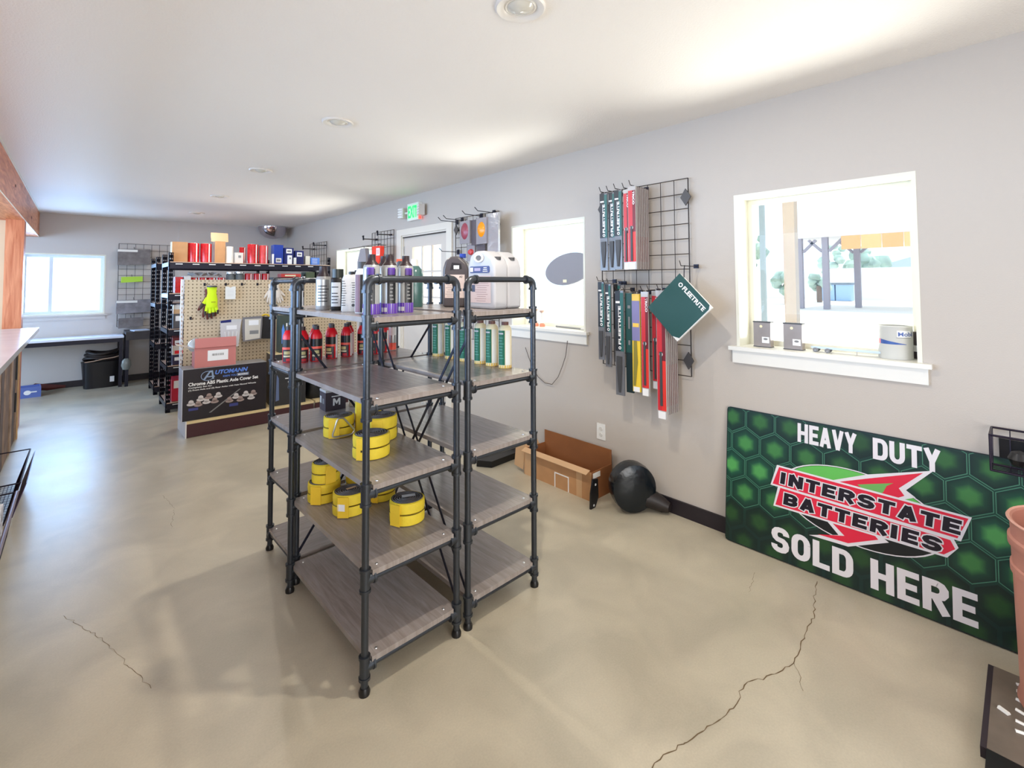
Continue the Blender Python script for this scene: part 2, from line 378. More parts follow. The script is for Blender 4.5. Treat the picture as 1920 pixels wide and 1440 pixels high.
# ---- ceiling cans
LAMPG = mat('lamp_lens', (206, 202, 190), .12, coat=.6)
cans = None
locs = [(1.205, 1.262), (1.205, 2.972), (1.2, 4.71), (1.2, 6.43), (1.24, 8.152)]
where = ['nearest the camera at the top edge of the picture', 'second from the camera', 'third from the camera, in the middle of the row', 'fourth from the camera', 'farthest from the camera by the back wall']
for k, (x, y) in enumerate(locs):
    lb = 'round white recessed ceiling downlight, ' + where[k]
    if cans is None:
        cans = t = thing('ceiling_downlight', lb, 'ceiling light', (x, y, H), 0, 'recessed downlights in a row')
        B().lathe([(.095, 0), (.097, -.006), (.09, -.012), (.07, -.01), (.062, -.002)], n=32).obj('trim_ring', mat('lamp_trim', (226, 220, 212), .35), t, True)
        B().lathe([(.063, -.002), (.056, -.006), (.05, -.003)], n=32).obj('gimbal_ring', mat('gimbal', (236, 232, 224), .3), t, True)
        B().lathe([(.05, -.003), (.04, -.012), (.02, -.02), (.0001, -.023)], n=32).obj('lens', LAMPG, t, True)
    else: dup(cans, lb, (x, y, H))
    L_ = lamp('downlight_fill', 'AREA', (x, y, H - .026), [15, 12, 8, 8, 8][k], (1, .91, .78), size=.035, toward=(0, 0, -1)); L_.data.shape = 'DISK'  # added fill lamp below each can; the fixtures themselves look unlit

# ================================================================== PIPE RACKS
TH = .0143; RU = Vector((math.cos(TH), math.sin(TH), 0)); RV = Vector((-math.sin(TH), math.cos(TH), 0)); RO = Vector((.801, 1.683, 0))
AW, AL, BG = .4168, .7928, .0613
def RL(a, b_, z=0): return RO + RU * a + RV * b_ + Vector((0, 0, z))
ZS = [.0955, .4064, .7167, 1.0278, 1.3402]; ZT = 1.517
BT = .02
def shelf_mat():
    m = bpy.data.materials.new('shelf_laminate'); m.use_nodes = True; nt = m.node_tree; b = nt.nodes['Principled BSDF']
    tc = nt.nodes.new('ShaderNodeTexCoord'); mp = nt.nodes.new('ShaderNodeMapping'); mp.inputs['Scale'].default_value = (22, 2, 1)
    n = nt.nodes.new('ShaderNodeTexNoise'); n.inputs['Scale'].default_value = 3; n.inputs['Detail'].default_value = 8; n.inputs['Distortion'].default_value = .8
    nt.links.new(tc.outputs['Object'], mp.inputs[0]); nt.links.new(mp.outputs[0], n.inputs['Vector'])
    r = nt.nodes.new('ShaderNodeValToRGB'); r.color_ramp.elements[0].position = .3; r.color_ramp.elements[1].position = .75
    r.color_ramp.elements[0].color = (.25, .21, .19, 1); r.color_ramp.elements[1].color = (.36, .32, .3, 1)
    nt.links.new(n.outputs[0], r.inputs[0]); nt.links.new(r.outputs[0], b.inputs['Base Color']); b.inputs['Roughness'].default_value = .27
    return m
SHELF = shelf_mat()
PR = .0135
def make_rack(label, aw, al):
    t = thing('pipe_shelving_rack', label, 'shelf rack', (0, 0, 0), 0, 'industrial pipe shelving racks')
    for (x, y) in ((0, 0), (aw, 0), (0, al), (aw, al)):
        L = B().cyl((x, y, .01), (x, y, ZT - .03), PR, 14).obj('leg', BLK, t, True)
        for z in ZS:
            b = B(); b.tube([(x, y, z - .04), (x, y, z + .04)], .0185, 14).tube([(x, y, z - .042), (x, y, z - .032)], .0215, 14).tube([(x, y, z + .032), (x, y, z + .042)], .0215, 14)
            sx = 1 if x == 0 else -1
            b.cyl((x, y, z), (x + sx * .036, y, z), .0185, 12).cyl((x + sx * .03, y, z), (x + sx * .038, y, z), .0215, 12)
            b.obj('pipe_fitting', BLK, L, True)
        B().lathe([(.0001, 0), (.02, 0), (.021, .012), (.015, .026)], (x, y, 0), 14).obj('foot', BLKP, L, True)
    for y in (0, al):
        for k, z in enumerate(ZS): B().cyl((.03, y, z), (aw - .03, y, z), .0105, 12).obj('crossbar', BLK, t, True)
        B().cyl((.03, y, ZT), (aw - .03, y, ZT), PR, 14).obj('top_bar', BLK, t, True)
        for x in (0, aw):
            sx = 1 if x == 0 else -1; q = [(x, y, ZT - .045)] + [(x + sx * .032 * (1 - math.cos(a)), y, ZT - .032 + .032 * math.sin(a)) for a in [PI / 2 * i / 5 for i in range(6)]] + [(x + sx * .045, y, ZT)]
            b = B().tube(q, .0175, 14).tube([(x, y, ZT - .052), (x, y, ZT - .04)], .0215, 14).tube([(x + sx * .04, y, ZT), (x + sx * .052, y, ZT)], .0215, 14)
            b.obj('elbow_fitting', BLK, t, True)
    for z in ZS:
        zb = z + .011; i = .024
        pts = [(i, -.012), (aw - i, -.012), (aw - i, .0), (aw - .008, .022), (aw - .008, al - .022), (aw - i, al), (aw - i, al + .012), (i, al + .012), (i, al), (.008, al - .022), (.008, .022), (i, 0)]
        S = B().poly(pts, (0, 0, zb), (1, 0, 0), (0, 1, 0), (0, 0, 1), BT).obj('shelf_board', SHELF, t)
        for x in (.055, aw - .055):
            for y in (.018, al - .018): B().lathe([(.006, 0), (.005, .0025), (.0001, .0035)], (x, y, zb + BT), 8).cyl((x, y, zb - .018), (x, y, zb + BT), .003, 6).obj('screw', ZINC, S)
    return t
def brace(t, x, al, zl, zh, off):
    for a, c in (((x, .0, zl), (x, al, zh)), ((x + off, .0, zh), (x + off, al, zl))):
        a, c = Vector(a), Vector(c); d = c - a; ang = math.atan2(d.z, d.y)
        B().cb((a + c) / 2, (.004, d.length, .012), Matrix.Rotation(ang, 3, 'X')).obj('cross_brace', BLKM, t)
    B().cyl((x - .006, al / 2, (zl + zh) / 2), (x + .012, al / 2, (zl + zh) / 2), .006, 8).obj('brace_bolt', ZINC, t)
rackA = make_rack('brown-shelved black pipe rack holding yellow strap rolls, nearest the camera', AW, AL)
rackB = dup(rackA, 'brown-shelved black pipe rack with grey jugs and green-labelled bottles, right of the strap rack')
rackC = dup(rackA, 'brown-shelved black pipe rack with red bottles, turned crosswise behind the other two')
rackA.location = RL(0, 0); rackA.rotation_euler.z = TH
rackB.location = RL(AW + BG, 0); rackB.rotation_euler.z = TH
rackC.location = RL(.044 + AL, .842); rackC.rotation_euler.z = TH + PI / 2
brace(rackA, AW + .001, AL, .14, 1.25, .006)
brace(rackB, -.001, AL, .14, 1.25, -.006)
brace(rackC, -.001, AL, .14, 1.25, -.006)
ZB = [z + .011 + BT + .0005 for z in ZS]

def face(p):   # rotation that turns local -Y toward the camera
    return math.atan2(p[1], p[0]) - PI / 2
FA = -PI / 2
# ---- bottles
def bottle(name, label, cat, loc, prof, m, cap, cm, sleeves, group=None, n=24, sx=1, sy=1, sq=0, rz=None, bands=()):
    t = thing(name, label, cat, loc, face(loc) if rz is None else rz, group)
    B().lathe([(.0001, prof[0][1])] + prof, n=n, sx=sx, sy=sy, sq=sq).obj('bottle_body', m, t, True)
    B().lathe(cap + [(.0001, cap[-1][1])], n=16).obj('cap', cm, t, True)
    for (r_, z0, z1, a0, a1, sm) in sleeves:
        B().lathe([(r_, z0), (r_, z1)], n=16, a0=FA + a0, a1=FA + a1, sx=sx, sy=sy, sq=sq).obj('printed_label', sm, t, True)
    for (z, a0, a1, r_, hh, sm) in bands:
        B().lathe([(r_, z), (r_, z + hh)], n=8, a0=FA + a0, a1=FA + a1, sx=sx, sy=sy, sq=sq).obj('print_line', sm, t, True)
    return t
def lines(r_, zs, a0, a1, hh, sm): return [(z, a0 + random.uniform(0, .08), a1 - random.uniform(0, .35), r_, hh, sm) for z in zs]
# purple bottles on rack A top
z = ZB[4]; P4 = []
prof = [(.033, 0), (.034, .004), (.034, .195), (.031, .205), (.022, .212), (.016, .218)]
caps = [(.0325, .2), (.029, .209), (.021, .218), (.0165, .224), (.0155, .25)]
pb = bottle('additive_bottle', '', 'bottle', RL(.165, .15, z), prof, SILV, caps, DRK,
    [(.0345, .002, .045, -PI, PI, PURP), (.0346, .045, .19, -.25, .8, BLKP), (.0346, .165, .195, -.2, .7, PURP), (.0346, .045, .19, 2.3, 3.6, DGR)],
    'silver and purple bottles on the strap rack', bands=lines(.0349, [.06, .075, .09, .105, .12, .135], 0, .7, .006, MGR) + [(.01, -1.2, -.8, .0349, .018, WHT), (.01, -.7, -.3, .0349, .018, LGR), (.13, -1.1, -.5, .0347, .012, BLKP)])
pl = ['partly behind the near pipe', 'second of its row from the near pipe', 'third of its row from the near pipe']
pb['label'] = 'silver and purple round bottle with dark cap, ' + pl[1]
pb.location = RL(.175, .15, z)
dup(pb, 'silver and purple round bottle with dark cap, ' + pl[0], RL(.095, .155, z), pb.rotation_euler.z - .35)
dup(pb, 'silver and purple round bottle with dark cap, ' + pl[2], RL(.262, .165, z), pb.rotation_euler.z + .1)
dup(pb, 'silver and purple round bottle at the back of the purple row', RL(.20, .245, z), pb.rotation_euler.z + 1.2)
# silver bottle, black/grey can, white jug, tall bottle
bottle('additive_bottle', 'grey-labelled round bottle with large dark cap, at far left corner of top shelf', 'bottle', RL(.11, .70, z),
    [(.034, 0), (.035, .005), (.035, .155), (.03, .165)], mat('grey_bottle', (150, 148, 146), .4), [(.03, .163), (.026, .175), (.02, .185), (.019, .215)], DRK,
    [(.0355, .02, .15, -1.2, 1.2, SILV)], bands=lines(.036, [.04, .055, .07, .085, .1, .115], -.8, .8, .005, DGR))
def boxy(name, label, cat, loc, rz, parts, group=None):
    t = thing(name, label, cat, loc, rz, group)
    for (nm, m, bb) in parts: B().bx(*bb).obj(nm, m, t)
    return t
t = bottle('additive_can', 'black bottle with pale square label, between round grey bottle and white jug', 'bottle', RL(.135, .585, z),
    [(.03, 0), (.032, .006), (.032, .15), (.028, .158)], BLKP, [(.027, .156), (.027, .2)], mat('black_lid', (40, 46, 42), .35),
    [(.0325, .02, .135, -1.0, .4, LGR)], sq=.35, bands=lines(.0329, [.035, .05, .065, .08, .11], -.9, .3, .005, DGR))
t = thing('fluid_jug', 'white-labelled rectangular jug with lines of print, on strap rack top', 'jug', RL(.14, .44, z), face(RL(.14, .44)) - .1)
B().lathe([(.0001, 0), (.043, 0), (.046, .006), (.043, .10), (.043, .15), (.036, .165), (.02, .172)], n=24, sy=.62, sq=.5).obj('bottle_body', mat('white_jug', (214, 210, 204), .45), t, True)
B().lathe([(.015, .168), (.015, .185), (.0001, .185)], n=14).obj('cap', BLKP, t, True)
b = B()
for k in range(11): b.cb((-.034 + random.uniform(0, .004), -.0330, .03 + k * .011), (.012 + random.uniform(0, .012), .0008, .003))
for k in range(9): b.cb((.014, -.0330, .045 + k * .011), (.026 - random.uniform(0, .01), .0008, .003))
b.obj('print_line', DGR, t)
B().cyl((.01, -.0325, .03), (.01, -.0338, .03), .007, 12).obj('printed_badge', DGR, t)
bottle('additive_bottle', 'tall black-labelled bottle with white shoulders and square dark cap', 'bottle', RL(.125, .30, z),
    [(.03, 0), (.031, .005), (.031, .17), (.026, .185), (.018, .195)], WHTP, [(.0175, .19), (.0175, .225)], DGR,
    [(.0316, .004, .168, -.3, 1.3, BLKP), (.0316, .004, .168, -1.2, -.35, mat('maroon_label', (120, 70, 76), .4))])
bottle('additive_bottle', 'dark flat-capped bottle standing second row behind the white jug', 'bottle', RL(.24, .55, z),
    [(.035, 0), (.035, .15), (.032, .156)], mat('dark_bottle', (66, 62, 60), .4), [(.033, .155), (.033, .195)], mat('maroon_cap', (64, 44, 48), .4), [(.0355, .03, .14, -1, .9, MGR)])
bottle('additive_bottle', 'white-shouldered bottle with dark cap peeking behind near pipe elbow', 'bottle', RL(.205, .37, z),
    [(.031, 0), (.031, .17), (.018, .195)], WHTP, [(.018, .19), (.018, .222)], DGR, [(.0316, .004, .165, -1, 1, BLKP)])
bottle('trigger_sprayer', 'small spray bottle with orange trigger behind the purple bottles', 'spray bottle', RL(.33, .33, z),
    [(.028, 0), (.028, .16), (.014, .19)], WHTP, [(.015, .19), (.015, .235)], DGR, [], bands=[])
t = bpy.context.scene.objects['trigger_sprayer']
B().cb((.012, 0, .238), (.06, .018, .014)).obj('spray_head', mat('sprayer_orange', (226, 96, 70), .4), t); B().cb((.034, 0, .215), (.008, .012, .036), Matrix.Rotation(.4, 3, 'Y')).obj('trigger', RED, t)
# rack B top: green bottle, dark jug, grey jugs
zb = ZB[4]
bottle('coolant_bottle', 'clear teal round bottle with white neck in front of the door glass', 'bottle', RL(.575, .60, zb),
    [(.045, 0), (.047, .006), (.047, .175), (.04, .205), (.024, .225)], mat('teal_fluid', (72, 108, 104), .2, coat=.5), [(.023, .222), (.021, .238), (.018, .262)], mat('frost_white', (222, 220, 212), .4), [(.0474, .02, .17, 1.1, 2.2, mat('pale_teal', (150, 176, 176), .3))])
t = thing('fluid_jug', 'dark grey handled jug with pale pink label, left of the light jugs', 'jug', RL(.735, .42, zb), face(RL(.735, .42)) - .2)
DJ = mat('dark_jug', (84, 78, 80), .35, coat=.3)
def jug(t, w, d, h, m, hole=True):
    pts = [(-w / 2, 0), (w / 2, 0), (w / 2, h * .72), (w / 2 * .82, h * .86), (w * .12, h), (-w * .2, h), (-w / 2 * .8, h * .92), (-w / 2, h * .74)]
    b = B().poly(pts, (0, -d / 2, 0), (1, 0, 0), (0, 0, 1), (0, 1, 0), d)
    o = b.obj('bottle_body', m, t, True); md = o.modifiers.new('bevel', 'BEVEL'); md.width = min(w, d) * .14; md.segments = 4; md.limit_method = 'NONE'
    return o
jug(t, .145, .10, .275, DJ)
dc(t, mat('pink_label', (226, 208, 200), .5), rect(-.058, .05, .05, .175), (0, -.0505, 0), (1, 0, 0), (0, 0, 1))
b = B()
for k in range(9): b.cb((-.012 - random.uniform(0, .006), -.052, .06 + k * .011), (.08 - random.uniform(0, .03), .0006, .0022))
b.obj('print_line', MGR, t); text('A3', BLKP, t, (.02, -.0514, .158), (1, 0, 0), (0, 0, 1), h=.011, bold=.03)
dc(t, mat('handle_shadow', (40, 36, 38), .5), [(-.03, .2), (.035, .205), (.03, .235), (-.02, .24)], (0, -.0505, 0), (1, 0, 0), (0, 0, 1), name='painted_recess')  # flat dark patch, the shade inside the handle grip painted on
dc(t, WHT, rect(-.01, .205, .02, .225), (0, -.0512, 0), (1, 0, 0), (0, 0, 1), name='sticker')
B().lathe([(.018, .268), (.018, .29), (.0001, .29)], c=(.03, 0, 0), n=14).obj('cap', BLUE, t, True)
LJ = mat('pale_jug', (186, 186, 190), .4, coat=.2)
def pale_jug(label, loc, rz):
    t = thing('fluid_jug', label, 'jug', loc, rz)
    o = jug(t, .2, .095, .292, LJ)
    B().lathe([(.018, 0), (.026, .001), (.03, .004), (.026, .007), (.018, .006)], n=20, sy=1).obj('handle_rim', WHTP, t, True)
    r_ = t.children[-1]; r_.location = (-.01, -.0475, .255); r_.rotation_euler = (PI / 2, 0, 0); r_.scale = (1.2, .8, 1)
    dc(t, mat('handle_hole', (120, 112, 104), .5), [(-.03 + .02 + .018 * math.cos(a), .255 + .013 * math.sin(a)) for a in [2 * PI * k / 14 for k in range(14)]], (0, -.048, 0), (1, 0, 0), (0, 0, 1), name='painted_recess')  # flat darker oval painted where the handle hole is
    dc(t, mat('label_navy', (70, 84, 136), .5), [(-.075, .18), (.062, .18), (.068, .186), (.068, .208), (.062, .214), (-.075, .214), (-.08, .208), (-.08, .186)], (0, -.048, 0), (1, 0, 0), (0, 0, 1))
    dc(t, WHT, rect(-.078, .186, -.055, .208), (0, -.0484, 0), (1, 0, 0), (0, 0, 1), name='sticker')
    dc(t, mat('label_lilac', (176, 168, 200), .5), rect(-.045, .19, -.0, .205), (0, -.0484, 0), (1, 0, 0), (0, 0, 1), name='sticker')
    b = B()
    for k in range(3): b.cb((.035, -.049, .188 + k * .009), (.035 - k * .006, .0008, .0035))
    b.obj('print_line', WHT, t)
    dc(t, mat('label_rose', (214, 196, 194), .5), rect(-.075, .03, .075, .165), (0, -.048, 0), (1, 0, 0), (0, 0, 1))
    dc(t, mat('label_slate', (74, 84, 112), .5), rect(-.065, .085, -.04, .12), (0, -.0486, 0), (1, 0, 0), (0, 0, 1), name='sticker')
    b = B()
    for k in range(10): b.cb((.01 + random.uniform(-.01, .01), -.0492, .04 + k * .011), (.05 + random.uniform(0, .05), .0006, .002))
    b.obj('print_line', mat('print_rose', (160, 130, 130), .5), t)
    B().lathe([(.02, .29), (.02, .305), (.0001, .305)], c=(.07, 0, -.045), n=14).obj('cap', DGR, t, True)
    return t
pale_jug('big pale grey jug with navy label band, front one of the pair', RL(.735, .165, zb), TH - PI / 2 + .05)
pale_jug('big pale grey jug half hidden behind its twin on the right', RL(.842, .175, zb), TH - PI / 2 + .0)
# green-labelled bottles on rack B
z4 = ZB[3]
gp = [(.031, 0), (.034, .004), (.034, .195), (.031, .21), (.02, .222), (.017, .225)]
pos = [(.828, .74), (.828, .61), (.832, .475), (.84, .35), (.842, .255), (.846, .155)]
names = ['farthest back, left end of the row', 'second from the back', 'third from the back, behind the rack pipes', 'fourth from the back', 'half hidden second from the front', 'at the front right end of the row']
first = None
for (a, b_), nm in zip(pos, names):
    lb = 'cream bottle with green label and brown cap, ' + nm; L = RL(a, b_, z4)
    if first is None:
        first = bottle('oil_bottle', lb, 'bottle', L, gp, CREAM, [(.0185, .222), (.0185, .238)], mat('brown_cap', (110, 72, 62), .5),
            [(.0346, .018, .195, -1.25, -.05, GREEN), (.0346, .018, .195, .05, .8, mat('label_offwhite', (240, 238, 228), .5)), (.0343, .001, .016, -PI, PI, AMBER)], 'green-labelled cream bottles in a row', sx=1, sy=.8,
            bands=lines(.0352, [.05, .065, .08, .095, .11, .125, .14, .155], -1.15, -.2, .0035, mat('label_lightgreen', (90, 158, 130), .5)) + [(.175, -1.2, -.3, .0352, .008, LGR)])
    else: dup(first, lb, L, face(L) + random.uniform(-.05, .05))
bottle('oil_bottle', 'white bottle with black print standing behind the second cream bottle', 'bottle', RL(.858, .672, z4), [(.02, 0), (.021, .2), (.015, .215)], WHTP, [(.015, .212), (.015, .226)], WHTP,
    [(.0215, .02, .07, -1, 0, GREEN)], bands=[(.1, -.6, 0, .0217, .006, BLKP), (.15, -.8, -.2, .0217, .01, DGR)])
# red bottles on rack C
rp = [(.03, 0), (.033, .004), (.033, .13), (.031, .15), (.018, .178), (.014, .18)]
rpos = [(.10, 1.16), (.15, 1.09), (.225, 1.085), (.25, 1.17), (.33, 1.12), (.355, 1.19), (.425, 1.13), (.47, 1.20), (.54, 1.15), (.60, 1.19), (.595, 1.10), (.68, 1.14)]
rn = ['alone at the left end of its shelf', 'behind the double pipe', 'just right of the double pipe', 'back row, first from the left', 'front row, with a white back label stripe', 'back row, second from the left', 'front row, middle, beside the brace', 'back row, third from the left', 'front row, right of the brace', 'back row, right end', 'front row, just left of the near pipe', 'hidden right of the near pipe']
first = None
for k, ((a, b_), nm) in enumerate(zip(rpos, rn)):
    lb = 'red-shouldered bottle with black label and dark cap, ' + nm; L = RL(a, b_, z4)
    if first is None:
        first = bottle('fuel_additive_bottle', lb, 'bottle', L, rp, RED, [(.0155, .176), (.0155, .2)], DRK,
            [(.0337, .085, .128, -1.5, 1.5, BLKP), (.0337, .072, .085, -1.5, 1.5, RUST), (.0337, .004, .072, -1.1, .7, mat('label_dark', (50, 34, 40), .4)), (.0337, .004, .14, 1.0, 1.5, WHT)], 'red bottles on the crosswise rack',
            bands=[(.045, -.8, .2, .0342, .018, mat('label_khaki', (190, 176, 120), .5)), (.03, -.9, .3, .0342, .01, mat('label_khaki2', (206, 196, 160), .5)), (.008, -.4, .4, .0342, .015, mat('label_red2', (190, 40, 50), .5))])
    else: dup(first, lb, L, face(L) + random.uniform(-.5, .5))
bottle('spray_can', 'slim grey and white spray can right of the red bottles', 'spray can', RL(.755, 1.16, z4), [(.022, 0), (.023, .005), (.023, .15), (.02, .165)], SILV, [(.018, .163), (.016, .19)], RED,
    [(.0234, .005, .05, -1.3, 1.3, RUST), (.0234, .1, .15, -1.3, 1.3, WHT)])
bottle('additive_bottle', 'dark bottle with pale blue stripe behind the rack brace', 'bottle', RL(.70, 1.235, z4), [(.03, 0), (.03, .14), (.015, .17)], DGR, [(.014, .168), (.014, .19)], BLKP, [(.0305, .04, .08, -1, 1, LBLUE), (.0305, .02, .035, -1, 1, WHT)])

# ---- yellow strap rolls
def strap_roll(name, label, loc, rz, R=.078, h=.048, layers=2, ring=False, sy=.92, group='yellow winch strap rolls'):
    t = thing(name, label, 'strap roll', loc, rz, group)
    for k in range(layers):
        z0 = k * (h + .0015)
        pf = [(R - .006, z0), (R, z0 + .003), (R + .0015, z0 + h / 2), (R, z0 + h - .003), (R - .006, z0 + h)]
        b = B(); n = 36; v = []
        for (r_, zz) in pf:
            for i in range(n):
                a = 2 * PI * i / n; q = 1 + .012 * math.sin(3 * a + k)
                v.append((r_ * q * math.cos(a), r_ * q * sy * math.sin(a), zz))
        f = [(j * n + i, j * n + (i + 1) % n, (j + 1) * n + (i + 1) % n, (j + 1) * n + i) for j in range(len(pf) - 1) for i in range(n)]
        f.append(tuple(range(n))[::-1]); b.add(v, f); b.obj('webbing', YEL, t, True)
    zt = layers * (h + .0015)
    b = B(); n = 120; turns = 6; pts = [((R - .008) * (.12 + .88 * i / n) * math.cos(turns * 2 * PI * i / n), (R - .008) * sy * (.12 + .88 * i / n) * math.sin(turns * 2 * PI * i / n), zt - .001) for i in range(n + 1)]
    B().lathe([(.0001, zt - .004), (R - .004, zt - .004), (R - .001, zt - .006)], n=36, sy=sy).tube(pts, .0022, 5).obj('spiral_face', GRYW, t, True)
    B().tube([((R + .0018) * math.cos(a), (R + .0018) * sy * math.sin(a), h + .001) for a in [2 * PI * i / 36 for i in range(36)]], .0012, 5, closed=True).obj('layer_seam', BLKP, t)
    # loose end
    a = -2.0; q = [(R + .004) * math.cos(a), (R + .004) * sy * math.sin(a)]
    B().cb((q[0] - .004, q[1] - .002, zt / 2), (.05, .003, zt - .008), Matrix.Rotation(a + PI / 2, 3, 'Z')).obj('loose_end', ORY, t)
    return t
def delta(t, c, R, sz=.06):
    pts = [(-.05, 0, -.03), (.045, 0, -.028), (.058, 0, -.01), (.005, 0, .055), (-.02, 0, .055)]
    P_ = [Vector(c) + R @ Vector(p) for p in pts]; q = []
    for i in range(len(P_)):
        a, m_, c_ = P_[i - 1], P_[i], P_[(i + 1) % len(P_)]
        q += [m_.lerp(a, .18), m_.lerp(a, .05).lerp(c_, .04), m_.lerp(c_, .18)]
    B().tube(q, .0045, 8, closed=True).obj('delta_ring', ZINC, t, True)
z3 = ZB[2]; z2 = ZB[1]
L = RL(.18, .66, z3); t = strap_roll('strap_roll', 'yellow strap roll with steel delta ring leaning on it, upper strap shelf left', L, face(L) + .2, R=.072, layers=2)
delta(t, (.0, -.082, .045), Matrix.Rotation(-.12, 3, 'X'))
L = RL(.165, .285, z3); t = strap_roll('strap_roll', 'two-layer yellow strap roll beside the near pipe on upper strap shelf', L, face(L))
B().cb((-.04, -.0745, .043), (.006, .003, .008)).cb((-.03, -.0752, .043), (.005, .003, .006)).cb((-.021, -.076, .043), (.006, .003, .005)).obj('print_mark', BLKP, t)
L = RL(.305, .47, z3); t = strap_roll('strap_roll', 'yellow strap roll in clear wrap behind the front one, upper strap shelf', L, face(L) + .3, R=.08, h=.055)
delta(t, (-.07, -.05, .085), Matrix.Rotation(1.1, 3, 'Z') @ Matrix.Rotation(-.3, 3, 'X'))
L = RL(.30, .62, z3); t = thing('folded_strap', 'folded yellow strap end sticking up between the strap rolls', 'strap', L, face(L) + .2, 'yellow winch strap rolls')
B().cb((-.02, 0, .095), (.055, .035, .19)).obj('webbing', YEL, t); B().cb((.045, .01, .1), (.07, .03, .17)).obj('loose_end', YEL, t)
L = RL(.125, .70, z2); t1 = strap_roll('strap_roll', 'bottom yellow strap roll of the stack of two, lower strap shelf left', L, face(L), R=.075, h=.045)
strap_roll('strap_roll', 'top yellow strap roll of the stack of two, lower strap shelf left', L + Vector((.008, -.005, .0935)), face(L) + .8, R=.068, h=.045)
L = RL(.165, .49, z2); t = strap_roll('strap_roll', 'yellow strap roll with small white sticker on its side, lower strap shelf', L, face(L) + .1, R=.078)
dc(t, WHT, rect(-.018, .0, .018, .03), (-.045, -.066, .035), Vector((.82, -.5, 0)).normalized(), (0, 0, 1), name='sticker', z=.004)
dc(t, KRAFTL, rect(-.02, -.008, .03, .008), (0, .01, .099), (.9, .3, 0), (-.3, .9, 0), name='sticker', z=.001)
L = RL(.315, .235, z2); t = strap_roll('strap_roll', 'yellow strap roll alone at the front right of lower strap shelf', L, face(L) - .2, R=.077)
dc(t, LGR, rect(-.025, -.012, .035, .012), (0, .01, .099), (.95, .3, 0), (-.3, .95, 0), name='sticker', z=.001)
L = RL(.335, .52, z2); t = strap_roll('strap_roll', 'single-layer yellow strap roll behind the near pipe, lower strap shelf', L, face(L), R=.07, layers=2, h=.035)
L = RL(.30, .69, z2); t = strap_roll('strap_roll', 'yellow strap roll in the back corner of lower strap shelf', L, face(L) + 1, R=.065, h=.045)
# ---- box on rack C
L = RL(.36, 1.17, z3); t = thing('small_carton', 'small black carton printed with a white letter M on crosswise rack', 'box', L, face(L) + .35)
B().bx(-.06, -.05, 0, .06, .05, .12).obj('carton_body', mat('box_charcoal', (66, 58, 66), .5), t)
B().bx(-.0605, -.0505, .108, .0605, .0505, .1205).obj('lid_panel', LGR, t)
dc(t, WHT, [(-.022, .028), (-.022, .07), (-.011, .07), (0, .052), (.011, .07), (.022, .07), (.022, .028), (.012, .028), (.012, .052), (.002, .036), (-.002, .036), (-.012, .052), (-.012, .028)], (0.005, -.0503, 0), **dict(U=(1, 0, 0), V=(0, 0, 1)), name='lettering')
B().cb((.01, -.051, .082), (.07, .001, .006)).obj('print_line', WHT, t)
dc(t, LGR, rect(-.04, .04, -.015, .08), (-.0605, 0, 0), (0, -1, 0), (0, 0, 1), name='sticker'); dc(t, MGR, rect(.0, .04, .03, .07), (-.0605, 0, 0), (0, -1, 0), (0, 0, 1), name='sticker')
L = RL(.50, 1.17, z3); t = thing('small_carton', 'upright cream carton right of the black M carton', 'box', L, face(L) + .1)
B().bx(-.035, -.04, 0, .035, .04, .15).obj('carton_body', mat('box_cream', (232, 222, 196), .6), t); B().bx(-.0355, -.0405, .14, .0355, .0405, .1505).obj('lid_panel', KRAFTL, t)

# ================================================================== GONDOLA
def peg_mat():
    m = bpy.data.materials.new('pegboard'); m.use_nodes = True; nt = m.node_tree; b = nt.nodes['Principled BSDF']
    tc = nt.nodes.new('ShaderNodeTexCoord')
    sc1 = nt.nodes.new('ShaderNodeVectorMath'); sc1.operation = 'MULTIPLY'; sc1.inputs[1].default_value = (27, 0, 27)
    fr = nt.nodes.new('ShaderNodeVectorMath'); fr.operation = 'FRACTION'
    su = nt.nodes.new('ShaderNodeVectorMath'); su.operation = 'SUBTRACT'; su.inputs[1].default_value = (.5, 0, .5)
    le = nt.nodes.new('ShaderNodeVectorMath'); le.operation = 'LENGTH'; lt = nt.nodes.new('ShaderNodeMath'); lt.operation = 'LESS_THAN'; lt.inputs[1].default_value = .19
    nt.links.new(tc.outputs['Object'], sc1.inputs[0]); nt.links.new(sc1.outputs[0], fr.inputs[0]); nt.links.new(fr.outputs[0], su.inputs[0]); nt.links.new(su.outputs[0], le.inputs[0]); nt.links.new(le.outputs['Value'], lt.inputs[0])
    mx = nt.nodes.new('ShaderNodeMix'); mx.data_type = 'RGBA'; mx.inputs[6].default_value = (.66, .53, .36, 1); mx.inputs[7].default_value = (.2, .14, .08, 1)
    nt.links.new(lt.outputs[0], mx.inputs[0]); nt.links.new(mx.outputs[2], b.inputs['Base Color']); b.inputs['Roughness'].default_value = .6
    return m
PEG = peg_mat(); DECK = mat('gondola_deck', (222, 200, 152), .5); KICK = mat('gondola_kick', (70, 38, 44), .35)
UPR = mat('upright_white', (226, 226, 228), .4)
GY = 6.05
t = thing('gondola_shelving', 'pegboard gondola with tan base deck and maroon kick plate', 'display shelf', (.8, 5.57, 0))
for k, (x0, x1) in enumerate(((0, 1.21), (1.23, 1.93))):
    B().bx(x0 + .02, .46, .15, x1, .475, 1.55).obj('pegboard_panel', PEG, t)
    B().bx(x0, 0, .135, x1, .47, .16).obj('base_deck', DECK, t)
    B().bx(x0, .005, .005, x1, .02, .134).obj('kick_plate', KICK, t)
B().bx(-.012, .0, 0, -.001, .47, .16).obj('end_panel', UPR, t)
for x in (-.01, 1.21, 1.93): B().bx(x, .45, 0, x + .02, .49, 1.555).obj('upright', UPR, t)
b = B()
